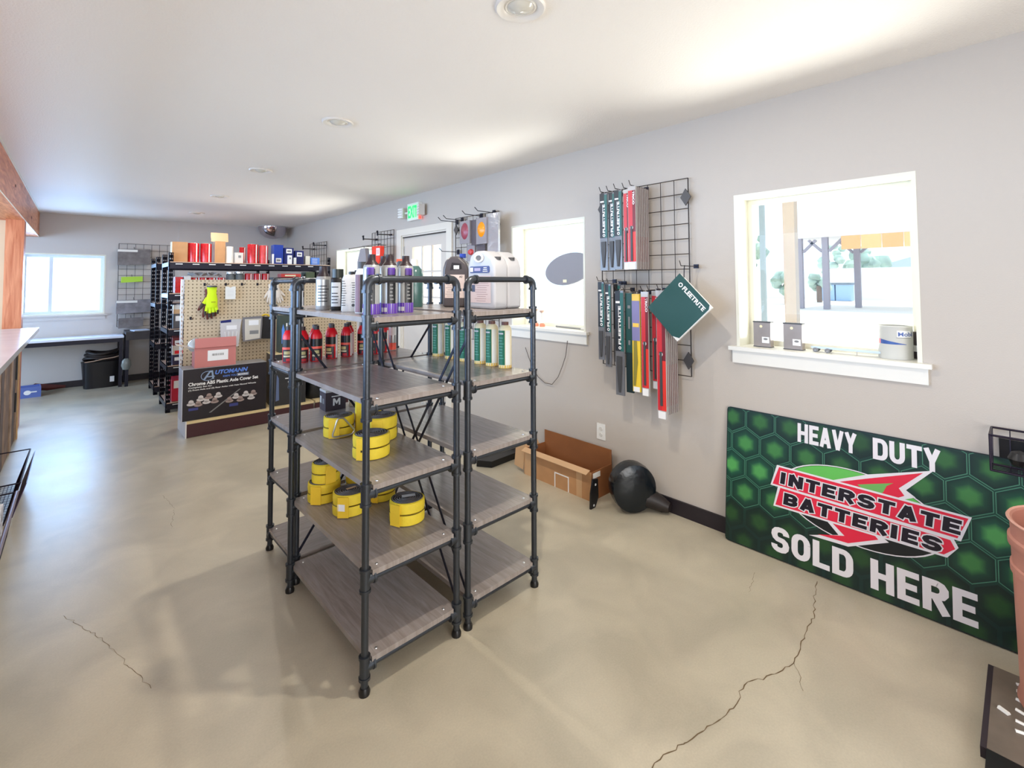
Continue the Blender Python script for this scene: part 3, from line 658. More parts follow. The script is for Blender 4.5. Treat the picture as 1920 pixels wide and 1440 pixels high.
for k in range(26): b.cb((.0, .449, .35 + k * .045), (.006, .002, .018))
b.obj('upright_slot', mat('slot_tan', (170, 130, 90), .6), t)
def peghook(x, z, ln=.12, y=GY - .03):
    t = thing('pegboard_hook', 'small wire pegboard hook, %s' % z[1], 'hook', (x, y, z[0]), 0, 'wire hooks on the pegboard')
    B().tube([(0, .012, 0), (0, -ln, -.004), (0, -ln - .02, .015)], .003, 6).obj('hook_wire', BLKM, t); B().cb((0, .006, 0), (.02, .006, .03)).obj('hook_plate', BLKM, t)
for x, s_ in ((1.0, 'above the neon glove'), (1.2, 'holding the white tag card'), (1.36, 'empty, right of the tag card'), (1.52, 'empty, nearest the white gloves'), (.88, 'lowest at far left above the pink carton')):
    peghook(x, (1.5 if x != .88 else 1.14, s_))
# gloves
def hand_glove(t, m, s=1, cuff=None, cm=None, mirror=1, y=0):
    b = B()
    def fin(p, q, r1, r2, n=4):
        p, q = Vector(p), Vector(q); b.tube([p.lerp(q, i / n) for i in range(n + 1)], 0, 10, rs=[r1 + (r2 - r1) * (i / n) - (r2 * .45 if i == n else 0) for i in range(n + 1)])
    o = lambda x, z: (mirror * x * s, y, z * s)
    b.tube([o(0, 0), o(0, -.05), o(0, -.1), o(0, -.15), o(0, -.17)], 0, 14, rs=[.036 * s, .032 * s, .042 * s, .042 * s, .034 * s])
    for i, (x0, x1, ln) in enumerate(((-.032, -.044, .062), (-.011, -.014, .08), (.01, .014, .074), (.03, .042, .055))):
        fin(o(x0, -.155), o(x1, -.165 - ln), .0125 * s, .010 * s)
    fin(o(-.03, -.09), o(-.078, -.17), .016 * s, .011 * s)
    ob = b.obj('glove_body', m, t, True); ob.scale = (1, .45, 1)
    b = B()
    if cm:
        for i, (x0, ln) in enumerate(((-.044, .062), (-.014, .08), (.014, .074), (.042, .055))):
            p = Vector(o(x0, -.165 - ln)); b.tube([p + Vector((0, 0, .03 * s)), p + Vector((0, 0, -.004 * s))], 0, 10, rs=[.0128 * s, .009 * s])
        p = Vector(o(-.078, -.17)); b.tube([p + Vector((mirror * .02 * s, 0, .035 * s)), p + Vector((-.002, 0, -.004))], 0, 10, rs=[.0145 * s, .010 * s])
        ob = b.obj('dipped_palm', cm, t, True); ob.scale = (1, .5, 1)
    if cuff: B().tube([o(0, .0), o(0, .012)], .0365 * s, 14).obj('cuff', cuff, t, True); t.children[-1].scale = (1, .45, 1)
t = thing('work_glove', 'neon yellow knit glove with dark dipped fingertips on pegboard', 'glove', (1.055, GY - .105, 1.47))
hand_glove(t, NEON, 1.3, DGR, mat('dipped_dark', (60, 50, 40), .6)); B().cb((.01, -.027, -.16), (.04, .002, .014)).obj('print_mark', mat('mark_olive', (176, 190, 20), .6), t)
t = thing('work_glove', 'dark glove layered behind the neon yellow one', 'glove', (1.045, GY - .055, 1.45)); hand_glove(t, mat('maroon_knit', (110, 52, 40), .7), 1.35)
t = thing('tag_card', 'small white tag card hanging on the pegboard', 'card', (1.235, GY - .08, 1.475))
B().poly([(-.05, -.14), (.05, -.14), (.05, 0), (.02, 0), (0, -.012), (-.02, 0), (-.05, 0)], (0, 0, 0), (1, 0, 0), (0, 0, 1), (0, -1, 0), .004).obj('card_sheet', WHTP, t)
b = B()
for k in range(5): b.cb((0, -.0045, -.04 - k * .015), (.06, .0006, .002))
b.obj('print_line', LGR, t)
t = thing('glove_pair', 'pair of white cotton gloves hanging behind the crosswise rack', 'gloves', (1.68, GY - .06, 1.50)); hand_glove(t, mat('cotton_white', (226, 214, 200), .85), .95, mirror=1); 
for ch in list(t.children): ch.location.x = -.02
n0 = len(t.children); hand_glove(t, mat('cotton_white', (226, 214, 200), .85), .95, mirror=-1, y=.02); t.children[-1].location.x = .03; t.children[-1].rotation_euler = (0, -.2, 0)
# bags
BAGW = mat('bag_grey', (206, 204, 204), .25, bump=.8, bscale=18, coat=.5)
t = thing('bagged_gloves', 'clear bag of pale grey gloves with navy header, left bag on pegboard', 'glove pack', (1.235, GY - .11, 1.115), 0, 'bagged gloves on the pegboard')
B().poly([(-.08, -.29), (.075, -.3), (.085, -.16), (.1, 0), (-.1, -.01), (-.095, -.15)], (0, 0, 0), (1, 0, 0), (0, 0, 1), (0, -1, 0), .03).obj('bag_body', BAGW, t)
dc(t, NAVY, [(-.1, -.035), (.0, -.03), (.0, 0), (-.1, -.01)], (0, -.031, 0), (1, 0, 0), (0, 0, 1), name='header'); dc(t, LGR, [(0, -.03), (.1, -.025), (.1, 0), (0, 0)], (0, -.031, 0), (1, 0, 0), (0, 0, 1), name='header')
dc(t, WHT, rect(-.045, -.11, .055, -.065), (0, -.031, 0), (1, 0, 0), (0, 0, 1), name='sticker')
b = B()
for k in range(4): b.cb((-.05 + k * .033, -.0325, -.2), (.006, .004, .14), Matrix.Rotation(.08 * (k - 1.5), 3, 'Y'))
b.obj('fold', WHTP, t)
t = thing('bagged_gloves', 'clear bag with dark rim and white sticker, middle bag on pegboard', 'glove pack', (1.445, GY - .12, 1.14), 0, 'bagged gloves on the pegboard')
B().poly([(-.09, -.28), (.09, -.26), (.1, -.1), (.1, 0), (-.1, -.01), (-.1, -.15)], (0, 0, 0), (1, 0, 0), (0, 0, 1), (0, -1, 0), .03).obj('bag_body', mat('bag_dark', (120, 118, 122), .25, coat=.5), t)
dc(t, mat('bag_fill', (206, 200, 188), .4, bump=.5, bscale=20), [(-.075, -.265), (.075, -.25), (.085, -.03), (-.08, -.03)], (0, -.031, 0), (1, 0, 0), (0, 0, 1), name='bag_window', t=.003)
dc(t, WHT, rect(-.04, -.1, .06, -.045), (0, -.035, 0), (1, 0, 0), (0, 0, 1), name='sticker'); dc(t, MGR, rect(-.03, -.2, .06, -.16), (0, -.035, 0), (1, 0, 0), (0, 0, 1), name='print_band')
t = thing('work_glove', 'black leather gloves with yellow cuff at right of bagged gloves', 'glove', (1.585, GY - .09, 1.13))
B().poly([(-.05, -.25), (.06, -.26), (.07, -.12), (.06, -.01), (-.05, 0)], (0, 0, 0), (1, 0, 0), (0, 0, 1), (0, -1, 0), .04).obj('glove_body', mat('black_leather', (36, 34, 38), .6, bump=.9, bscale=25), t)
B().tube([(-.045, -.02, 0), (-.01, -.02, .02), (.02, -.02, .018), (.055, -.02, -.005)], .01, 8).obj('cuff', mat('cuff_yellow', (226, 186, 50), .6), t)
# axle cover box
t = thing('product_carton', 'black axle cover carton with chrome cap pictures on gondola deck', 'box', (.765, 5.60, .1605), -.02)
KB = mat('carton_black', (28, 20, 30), .4)
B().bx(0, 0, 0, .745, .26, .50).obj('carton_body', KB, t)
B().bx(-.006, .0, 0, 0, .26, .5).obj('side_panel', mat('carton_silver', (196, 200, 214), .4), t); B().bx(-.004, 0, .5, .745, .26, .504).obj('top_edge', mat('carton_top_grey', (150, 152, 156), .25), t)  # carton top is a paler grey than its front
F = dict(U=(1, 0, 0), V=(0, 0, 1))
text('UTOMANN', mat('logo_blue', (90, 130, 214), .4), t, (.265, -.0005, .425), (1, 0, 0), (.25, 0, 1), w=.29, h=.045, bold=.04)
LS = mat('logo_steel', (140, 160, 190), .4)
dc(t, LS, [(.165, .385), (.185, .385), (.228, .452), (.238, .452), (.245, .385), (.262, .385), (.25, .47), (.222, .47)], (0, -.001, 0), **F, name='logo_mark'); dc(t, LS, [(.195, .405), (.27, .405), (.262, .416), (.2, .416)], (0, -.0012, 0), **F, name='logo_mark')
B().tube([(.205 + .055 * math.cos(a), -.0018, .42 + .046 * math.sin(a)) for a in [.9 + 4.9 * i / 20 for i in range(21)]], .003, 5).obj('logo_ring', LS, t)
text('KEEPS YOU', mat('logo_blue', (90, 130, 214), .4), t, (.34, -.0005, .39), (1, 0, 0), (0, 0, 1), w=.12, h=.018, bold=.02)
dc(t, mat('logo_slate', (110, 124, 150), .4), rect(.465, .385, .575, .415), (0, -.0005, 0), **F, name='print_band')
text('MOVING', WHT, t, (.475, -.0016, .39), (1, 0, 0), (0, 0, 1), w=.09, h=.018, bold=.02)
text('Chrome ABS Plastic Axle Cover Set', WHT, t, (.045, -.0005, .335), (1, 0, 0), (0, 0, 1), w=.62, h=.035, bold=.03)
text('Complete Set for', WHT, t, (.045, -.0005, .308), (1, 0, 0), (0, 0, 1), w=.2, h=.018, bold=.02)
text('(1) Front Axle and (2) Rear Axles with Hub Piloted Wheels', WHT, t, (.045, -.0005, .283), (1, 0, 0), (0, 0, 1), w=.6, h=.018, bold=.02)
cups = [(.07, .17), (.13, .155), (.2, .17), (.27, .165), (.15, .205), (.22, .215), (.3, .215), (.4, .15), (.46, .18), (.5, .145), (.55, .19), (.62, .19), (.6, .15)]
for k, (cx, cz) in enumerate(cups):
    q = Vector((cx, -.0008 - k * .0003, cz)); b = B()
    for dx, dz, rx, rz_ in ((0, -.012, .036, .016), (0, .008, .022, .022)):
        b.poly([(rx * math.cos(a), dz + rz_ * math.sin(a)) for a in [2 * PI * i / 16 for i in range(16)]], q, (1, 0, 0), (0, 0, 1), (0, -1, 0), .0003)
    b.obj('printed_cup', mat('cup_pic_%d' % (k % 2), [(206, 200, 200), (158, 140, 136)][k % 2], .35), t)
dc(t, mat('print_indigo', (60, 66, 130), .4), rect(.05, .095, .13, .12), (0, -.0005, 0), **F, name='print_band'); dc(t, mat('print_indigo', (60, 66, 130), .4), rect(.4, .08, .48, .11), (0, -.0005, 0), **F, name='print_band')
dc(t, MGR, [(.22, .05), (.24, .05), (.5, .245), (.49, .25)], (0, -.0003, 0), **F, name='print_band')
# pink carton
t = thing('open_carton', 'open pink carton with white barcode label atop the black carton', 'box', (.86, 5.62, .6655), -.04)
B().bx(0, 0, 0, .36, .012, .2).bx(0, .2, 0, .36, .212, .2).bx(0, .012, 0, .012, .2, .2).bx(.348, .012, 0, .36, .2, .2).bx(.012, .012, 0, .348, .2, .01).obj('carton_body', PINK, t)
B().cb((.18, -.004, .245), (.36, .006, .095), Matrix.Rotation(-.15, 3, 'X')).obj('flap', PINK, t)
B().cb((-.07, .1, .215), (.16, .18, .005), Matrix.Rotation(.28, 3, 'Y')).obj('flap', mat('flap_grey', (190, 176, 166), .7), t)
dc(t, WHT, rect(.11, .06, .29, .165), (0, -.0005, 0), **F, name='sticker')
b = B()
for k in range(16): b.cb((.15 + k * .0065, -.0022, .12), (random.choice((.002, .0035)), .0005, .022))
b.obj('barcode', DGR, t)
b = B().lathe([(.0001, 0), (.05, .01), (.08, .05), (.07, .1), (.02, .14)], (.02, .1, .15), 12, sx=.9).obj('plastic_liner', mat('liner', (170, 170, 166), .2, bump=1, bscale=20, coat=.5), t, True)
b = B()
for k in range(7): b.cb((.06 + k * .04, .1, .2 + .02 * random.random()), (.05, .05, .03), Matrix.Rotation(random.random(), 3, 'X') @ Matrix.Rotation(random.random(), 3, 'Z'))
b.obj('contents', mat('contents_brown', (86, 62, 48), .7), t)
# boxes beside
t = thing('product_carton', 'black carton printed with silver parts, right of axle cover carton', 'box', (1.565, 5.62, .1605), -.1)
B().bx(0, 0, 0, .36, .28, .56).obj('carton_body', mat('carton_black2', (44, 44, 46), .4), t)
dc(t, LGR, rect(.02, .36, .045, .52), (0, -.0005, 0), **F, name='print_band'); dc(t, WHT, rect(.012, .06, .02, .33), (0, -.0005, 0), **F, name='print_band')
dc(t, mat('print_slateblue', (96, 112, 150), .4), [(.05, .05), (.085, .06), (.08, .3), (.06, .34)], (0, -.0005, 0), **F, name='print_band')
B().cb((.19, -.002, .4), (.08, .002, .012)).cb((.19, -.002, .37), (.012, .002, .012)).cb((.2, -.002, .29), (.11, .002, .01)).cb((.225, -.002, .3), (.01, .002, .16)).cb((.19, -.002, .2), (.02, .002, .02)).cb((.18, -.002, .25), (.014, .002, .014)).obj('printed_part', WHT, t)
B().bx(.0, -.0015, .56, .36, .28, .564).obj('top_edge', DECK, t)
t = thing('product_carton', 'tall dark carton with pale barcode stripes standing on the black carton', 'box', (1.68, 5.72, .7250), 0)
B().bx(0, 0, 0, .22, .12, .42).obj('carton_body', mat('carton_green', (62, 72, 66), .5), t)
b = B()
for k in range(5): b.cb((.17, -.001, .3 + k * .02), (.07, .002, .008))
b.obj('print_line', LGR, t); dc(t, LBLUE, [(.02, .1), (.05, .1), (.05, .26), (.035, .32), (.02, .26)], (0, -.0005, 0), **F, name='print_band'); dc(t, WHT, rect(.065, .05, .08, .33), (0, -.0005, 0), **F, name='print_band')
t = thing('storage_tote', 'black glossy bagged bundle on gondola deck behind pipe rack', 'bag', (2.12, 5.76, .1605), 0)
ob = B().lathe([(.0001, 0), (.12, .0), (.135, .06), (.13, .22), (.11, .3), (.05, .34), (.0001, .345)], n=24, sx=1.1, sy=.7, sq=.3).obj('bag_body', mat('black_film', (24, 28, 32), .3, bump=1, bscale=14), t, True)
B().cb((-.04, -.098, .2), (.05, .002, .1)).obj('sticker', mat('film_blue', (90, 110, 150), .3), t)

# ================================================================== BLACK BOLTLESS RACK(S)
BR = BLKM
def post(parent, x, y, sx, h=1.88, front=True):
    b = B(); w_ = .045; pz = .055; t_ = .003
    for (ox, oy, ax) in ((0, 0, 'x'), (0, 0, 'y')):
        n = int(h / pz)
        for k in range(n + 1):
            z0, z1 = k * pz, min(k * pz + .038, h)
            if z1 <= z0: continue
            if ax == 'x': b.bx(x, y, z0, x + sx * w_, y + t_, z1)
            else: b.bx(x, y, z0, x + sx * t_, y + w_, z1)
        for (a0, a1) in ((0, .009), (.0155, .029), (.0355, .045)):
            if ax == 'x': b.bx(x + sx * a0, y, 0, x + sx * a1, y + t_, h)
            else: b.bx(x, y + a0, 0, x + sx * t_, y + a1, h)
    return b.obj('post', BR, parent)
def boltless(label, x0, x1, y0, y1, levels, h=1.88):
    t = thing('boltless_rack', label, 'shelf rack', (x0, y0, 0), 0, 'black boltless racks')
    Wd, Dp = x1 - x0, y1 - y0
    post(t, 0, 0, 1, h); post(t, Wd, 0, -1, h); post(t, 0, Dp - .045, 1, h); post(t, Wd, Dp - .045, -1, h)
    for z in levels:
        for y in (-.002, Dp - .002): B().bx(.01, y, z - .085, Wd - .01, y + .006, z - .012).obj('beam', BR, t)
        for x in (-.002, Wd - .002): B().bx(x, .01, z - .06, x + .004, Dp - .01, z - .012).obj('side_beam', BR, t)
        b = B()
        for k in range(int(Wd / .07)): b.bx(.02 + k * .07, .0, z - .012, .024 + k * .07, Dp, z - .008)
        b.bx(.01, -.008, z - .012, Wd - .01, -.003, z - .004).bx(.01, Dp * .5, z - .012, Wd - .01, Dp * .5 + .004, z - .008)
        b.bx(.01, .004, z - .008, Wd - .01, Dp - .004, z - .006)
        b.obj('wire_deck', mat('deck_wire', (206, 176, 156), .4, .3), t)
        b = B(); x = .1
        while x < Wd - .15: b.cb((x, -.0035, z - .03), (.07, .002, .009)); x += .17
        b.obj('beam_slot', WHT, t)
    return t
rk = boltless('long black boltless rack with wire deck behind the pegboard gondola', .77, 2.68, 6.83, 7.44, [.12, .55, .98, 1.4, 1.775])
boltless('black boltless rack standing behind the first one, deepest in the aisle', .77, 2.2, 8.06, 8.66, [.12, .7, 1.25, 1.8])
TZ = 1.7745; TY = 6.9
XT = [(320, .787), (340, .887), (375, 1.075), (405, 1.244), (417, 1.312), (435, 1.424), (459, 1.567), (516, 1.931), (535, 2.063), (575, 2.349), (620, 2.684)]
def xx(px):
    for (a, va), (c, vc) in zip(XT, XT[1:]):
        if px <= c: return va + (vc - va) * (px - a) / (c - a)
    return XT[-1][1]
def cart(name, label, p0, p1, h, m, y=TY, z=TZ, d=.14, cat='box', group='cartons on the high rack', side=None, stick=None):
    x0, x1 = xx(p0), xx(p1); t = thing(name, label, cat, (x0, y, z), 0, group)
    B().bx(0, 0, 0, x1 - x0, d, h).obj('carton_body', m, t)
    B().bx(-.001, -.001, h - .004, x1 - x0 + .001, d * .5, h + .001).obj('lid_flap', m, t)
    if side: B().bx(-.002, .0, 0, .0, d, h).obj('side_panel', side, t)
    if stick: dc(t, WHT, rect((x1 - x0) * .2, stick, (x1 - x0) * .8, stick + .06), (0, -.0012, 0), **F, name='sticker'); B().cb(((x1 - x0) * .5, -.003, stick + .03), ((x1 - x0) * .4, .001, .025)).obj('print_line', MGR, t)
    return t
def roll(label, pc, r_, h, m, y=TY, z=TZ, group='red film rolls on the high rack'):
    t = thing('film_roll', label, 'roll', (xx(pc), y + r_, z), 0, group)
    B().lathe([(.0001, 0), (r_, 0), (r_ * 1.01, .01), (r_, h - .01), (r_ * .96, h)], n=24).obj('film', m, t, True)
    B().lathe([(r_ * .96, h), (r_ * .5, h + .004), (r_ * .3, h), (.0001, h)], n=20).obj('roll_end', mat('roll_white', (224, 214, 210), .4), t, True)
    B().cb((r_ * .4, -r_ * .93, h / 2), (.012, .004, h * .96)).obj('edge_strip', WHTP, t)
    return t
cart('carton', 'kraft carton with cream side at left end of high rack', 324, 354, .24, KRAFT, side=mat('cream_side', (232, 216, 180), .6))
roll('red film roll beside the kraft carton, left of the first pair', 366.5, .062, .235, REDD); roll('red film roll against the tall flapped carton, right of the first pair', 390.5, .062, .235, REDD)
t = cart('open_carton', 'tall kraft carton with raised flap on high rack', 406, 425, .27, KRAFT, side=KRAFTL)
B().cb((.05, .02, .322), (.19, .004, .12), Matrix.Rotation(-.3, 3, 'X')).obj('flap', KRAFTL, t)
t = thing('film_roll', 'white roll standing between kraft carton and white carton', 'roll', (xx(436) - .012, TY + .05, TZ)); B().lathe([(.0001, 0), (.045, 0), (.045, .21), (.0001, .21)], n=20).obj('film', WHTP, t, True); B().lathe([(.03, .21), (.03, .214), (.0001, .214)], n=14).obj('roll_end', LGR, t)
t = cart('carton', 'small white carton with dark square mark, left of the red rolls', 443.5, 459, .135, mat('carton_white', (214, 210, 204), .6)); B().cb((.05, -.003, .085), (.03, .002, .03)).obj('print_mark', MGR, t)
roll('dark red film roll behind the white carton, leftmost of the right-hand rolls', 465, .04, .22, REDD, y=TY + .17); roll('tall red film roll, tallest of the right-hand rolls', 479, .066, .255, REDD); roll('red film roll touching the blue cartons', 499, .055, .245, mat('film_light', (206, 70, 70), .3, var=.15, vscale=20))
t = cart('carton', 'small cream tube carton in front of the rightmost red roll', 512, 515, .13, WHTP, y=TY - .05, d=.03)
cart('carton', 'bright blue carton with white sticker near its base', 517, 534, .26, BLUE, stick=.02)
cart('carton', 'navy carton with sticker near top, behind the small white one', 536, 553, .225, NAVY, stick=.15)
cart('carton', 'small white carton with grey picture in front of navy carton', 541, 548, .12, WHT, y=TY - .05, d=.04, stick=.05)
cart('carton', 'tiny white upright carton left of second navy carton', 552, 556, .09, WHTP, y=TY - .05, d=.04)
cart('carton', 'navy carton with pale sticker, rightmost of the navy ones', 556, 572, .19, NAVY, stick=.11)
cart('carton', 'narrow white carton beside the pale blue one', 576, 584, .12, mat('carton_ivory', (232, 228, 212), .6), d=.08)
t = cart('open_carton', 'pale blue open carton with white print, right end of rack', 586, 602, .10, LBLUE); b = B()
for k in range(4): b.cb((.05, -.003, .02 + k * .02), (.07, .001, .006))
b.obj('print_line', WHT, t)
# second level behind pegboard
S2 = 1.4005
for k, (p, nm) in enumerate(((368, 'first'), (386, 'second'), (402, 'third'), (420, 'fourth'))):
    roll('red film roll under plastic sheet on second rack level, %s from the left' % nm, p, .045, .185, REDD, z=S2, group='red rolls on second rack level')
for k, (p, nm) in enumerate(((471, 'fifth'), (487, 'sixth'), (503, 'rightmost'))):
    roll('upright red film roll on second rack level, %s from the left' % nm, p, .046, .24, REDD, z=S2, group='red rolls on second rack level')
t = thing('glass_jar', 'grey glossy cylinder between the red rolls of second rack level', 'jar', (xx(454), TY + .05, S2)); B().lathe([(.0001, 0), (.055, 0), (.055, .22), (.04, .24), (.0001, .24)], n=20).obj('jar_body', mat('jar_grey', (120, 124, 124), .15, .3), t, True); B().lathe([(.05, .24), (.05, .26), (.0001, .26)], n=16).obj('lid', ZINC, t, True)
t = thing('glass_jar', 'grey glossy cylinder right of its twin on second rack level', 'jar', (xx(437), TY + .05, S2)); B().lathe([(.0001, 0), (.05, 0), (.05, .22), (.04, .235), (.0001, .235)], n=20).obj('jar_body', mat('jar_grey', (120, 124, 124), .15, .3), t, True); B().lathe([(.045, .235), (.045, .255), (.0001, .255)], n=16).obj('lid', ZINC, t, True)
t = thing('plastic_sheet', 'crumpled clear plastic sheet draped over the red rolls', 'plastic sheet', (xx(357), TY, S2 + .193))
random.seed(7); v = []; f = []; nx, ny = 18, 6
for j in range(ny):
    for i in range(nx): v.append((i * .021, j * .03,   .034 + .022 * math.sin(i * .9 + j) + random.uniform(-.008, .008) - (.02 * (i - 13) ** 2 / 30 if i > 13 else 0)))
for j in range(ny - 1):
    for i in range(nx - 1): k = j * nx + i; f.append((k, k + 1, k + nx + 1, k + nx))
ob = B().add(v, f).obj('sheet_film', mat('sheet_film', (176, 176, 176), .25, coat=.4), t, True); ob.modifiers.new('s', 'SOLIDIFY').thickness = .001
t = thing('product_carton', 'long black carton with white and red lettering under the rack beam', 'box', (xx(518), 6.55, 1.50))
t.location = (1.86, 6.52, 1.50)
t.location.x = 1.93; t.location.z = 1.4005; t.location.y = 6.87
B().bx(0, 0, 0, .42, .2, .19).obj('carton_body', mat('carton_black3', (44, 38, 44), .4), t)
text('Gabriel', WHT, t, (.10, -.0005, .115), (1, 0, 0), (0, 0, 1), w=.13, h=.032, bold=.03); text('FLEET', mat('letter_red', (214, 60, 70), .4), t, (.25, -.0005, .11), (1, 0, 0), (.2, 0, 1), w=.12, h=.034, bold=.04)
dc(t, LGR, [(.04, .1), (.085, .125), (.09, .15), (.06, .14)], (0, -.0005, 0), **F, name='logo_mark')
t = thing('product_carton', 'red and white carton lying on the long black one', 'box', (2.03, 6.89, 1.5915))
B().bx(0, 0, 0, .26, .16, .05).obj('carton_body', mat('carton_red', (206, 70, 64), .4), t); B().cb((.12, -.001, .025), (.14, .002, .02)).obj('print_line', CREAM, t)
for k, (x, w_, m, nm) in enumerate(((2.36, .12, mat('carton_olive', (70, 82, 60), .5), 'olive dark carton behind the pipe rack, second rack level'), (2.5, .15, BLKP, 'black carton at right end of second rack level'))):
    t = thing('product_carton', nm, 'box', (x, 6.89, S2)); B().bx(0, 0, 0, w_, .2, .27).obj('carton_body', m, t); B().bx(0, -.001, .12, w_, .1, .125).obj('print_band', LGR, t)
# left strip of the rack: contents seen between post and pegboard
stripe = [(.985, .10, mat('c_dkgrey', (86, 84, 88), .6), 'grey carton with white ticket'), (.985 + .105, .05, WHTP, 'white folded carton')]
def small(label, x, y, z, w_, d, h, m, accent=None, cat='box'):
    t = thing('carton', label, cat, (x, y, z), 0, 'cartons at the left end of the rack')
    B().bx(0, 0, 0, w_, d, h).obj('carton_body', m, t); B().bx(-.0008, -.0008, h - .005, w_ + .0008, d * .5, h + .0008).obj('lid_flap', m, t)
    if accent: dc(t, accent[1], rect(w_ * .1, h * accent[0], w_ * .9, h * (accent[0] + .35)), (0, -.001, 0), **F, name='print_band')
small('grey carton with white ticket, fourth rack level left end', .83, 6.86, .9805, .2, .3, .17, mat('c_dkgrey', (96, 94, 98), .6), (.5, WHT))
small('dark red upright roll carton, left end above grey carton', .84, 6.86, 1.4005, .075, .2, .19, REDD)
small('pale upright carton beside the dark red one, second level left', .925, 6.86, 1.4005, .07, .2, .20, LGR)
small('kraft carton lying flat on the grey ticket carton', .83, 6.86, 1.1515, .19, .25, .05, KRAFTL)
small('white creased carton on the grey ticket carton stack', .83, 6.87, 1.2025, .17, .22, .05, WHTP)
small('red and white carton, third rack level left end, top', .83, 6.86, .7755, .19, .3, .09, mat('c_wine', (130, 50, 56), .5), (.3, WHT))
small('white carton with red stripe, third rack level left end, middle', .83, 6.86, .6655, .19, .3, .109, mat('c_bone', (214, 202, 190), .6), (.1, RED))
small('navy carton with white line, third rack level left end, bottom', .83, 6.86, .5505, .19, .3, .114, mat('c_ink', (50, 42, 74), .5), (.4, WHT))
small('red carton on the lowest deck of the black rack', .83, 6.86, .1205, .18, .3, .25, mat('c_crimson', (196, 30, 60), .5), (.6, WHT))
b = B(); random.seed(3)

# ================================================================== BACK WALL: table, grid, bin
t = thing('work_table', 'long table with white top and dark frame below back window', 'table', (-.6, 9.02, 0))
B().bx(-.7, -.0, .72, 1.1, .49, .748).obj('tabletop', mat('table_white', (222, 230, 246), .3), t)
for x, y in ((1.05, .03), (1.05, .43), (-.66, .03), (-.66, .43)): B().bx(x, y, 0, x + .04, y + .04, .72).obj('leg', BLKM, t)
B().bx(-.66, .02, .66, 1.09, .04, .72).obj('apron_rail', BLKM, t)
t = thing('cash_desk', 'small dark desk with ledge between table and black racks', 'desk', (.52, 9.0, 0))
DK = mat('desk_dark', (66, 62, 64), .5, var=.15)
B().bx(0, 0, .76, .62, .5, .80).bx(.0, .0, .68, .62, .02, .76).obj('desk_top', DK, t)
for x, y in ((.0, .01), (.58, .01), (0, .45), (.58, .45)): B().bx(x, y, 0, x + .04, y + .04, .76).obj('leg', BLKM, t)
t = thing('paper_pad', 'blue-white paper pad on the small dark desk', 'paper', (.62, 9.03, .8005), .15); B().bx(0, 0, 0, .2, .26, .012).obj('sheet', mat('paper_blue', (206, 220, 244), .5), t); B().bx(.0, -.001, .0, .2, .01, .0125).obj('binding', LGR, t)
t = thing('storage_bin', 'black lidded storage bin with coiled hoses under back table', 'bin', (.27, 9.27, 0), .05)
B().lathe([(.0001, 0), (.2, 0), (.23, .36), (.235, .38), (.2, .38), (.19, .3), (.0001, .3)], n=28, sy=.6, sq=.6).obj('bin_body', mat('bin_black', (24, 22, 26), .4), t, True)
b = B()
for k in range(3): b.tube([(.2 * math.cos(a) * (1 - .08 * k), .11 * math.sin(a), .42 + k * .045 + .02 * math.sin(2 * a + k)) for a in [2 * PI * i / 24 for i in range(24)]], .022, 8, closed=True)
b.obj('coiled_hose', mat('hose_black', (40, 34, 34), .5), t, True)
B().tube([(-.2, -.13, .39), (-.1, -.145, .40), (0, -.145, .42), (.12, -.14, .43), (.2, -.12, .45)], .007, 6).obj('strap', mat('strap_tan', (190, 160, 140), .6), t)
dc(t, WHT, rect(.08, .08, .13, .16), (0, -.145, 0), **F, name='sticker')
t = thing('plastic_pouch', 'clear grey plastic pouch hanging off the black bin', 'bag', (.53, 8.96, .30)); B().lathe([(.0001, 0), (.04, .01), (.06, .07), (.05, .14), (.02, .17)], n=14, sy=.5).obj('pouch_film', mat('pouch', (130, 136, 132), .3, coat=.5), t, True)
t.location.z = .25
t = thing('storage_tote', 'blue open carton with white oval print on floor by the counter', 'box', (-.62, 9.0, 0), .08)
B().bx(0, 0, 0, .27, .012, .14).bx(0, .2, 0, .27, .212, .14).bx(0, .012, 0, .012, .2, .14).bx(.258, .012, 0, .27, .2, .14).bx(.012, .012, 0, .258, .2, .01).obj('carton_body', mat('tote_blue', (92, 112, 178), .5), t)
dc(t, WHT, [(.14 + .035 * math.cos(a), .07 + .03 * math.sin(a)) for a in [2 * PI * i / 16 for i in range(16)]], (0, -.0005, 0), **F, name='logo_mark'); B().cb((.2, -.0015, .075), (.06, .001, .015)).obj('print_line', WHT, t)
t = thing('crumpled_wrap', 'dark red and brown scraps lying behind the blue carton', 'scrap', (-.42, 9.3, 0)); B().tube([(-.1, 0, .05), (.0, .03, .09), (.12, .0, .07), (.3, .05, .05)], .05, 8, rs=[.02, .05, .045, .02]).obj('scrap_body', mat('scrap_brown', (86, 40, 36), .7), t, True)

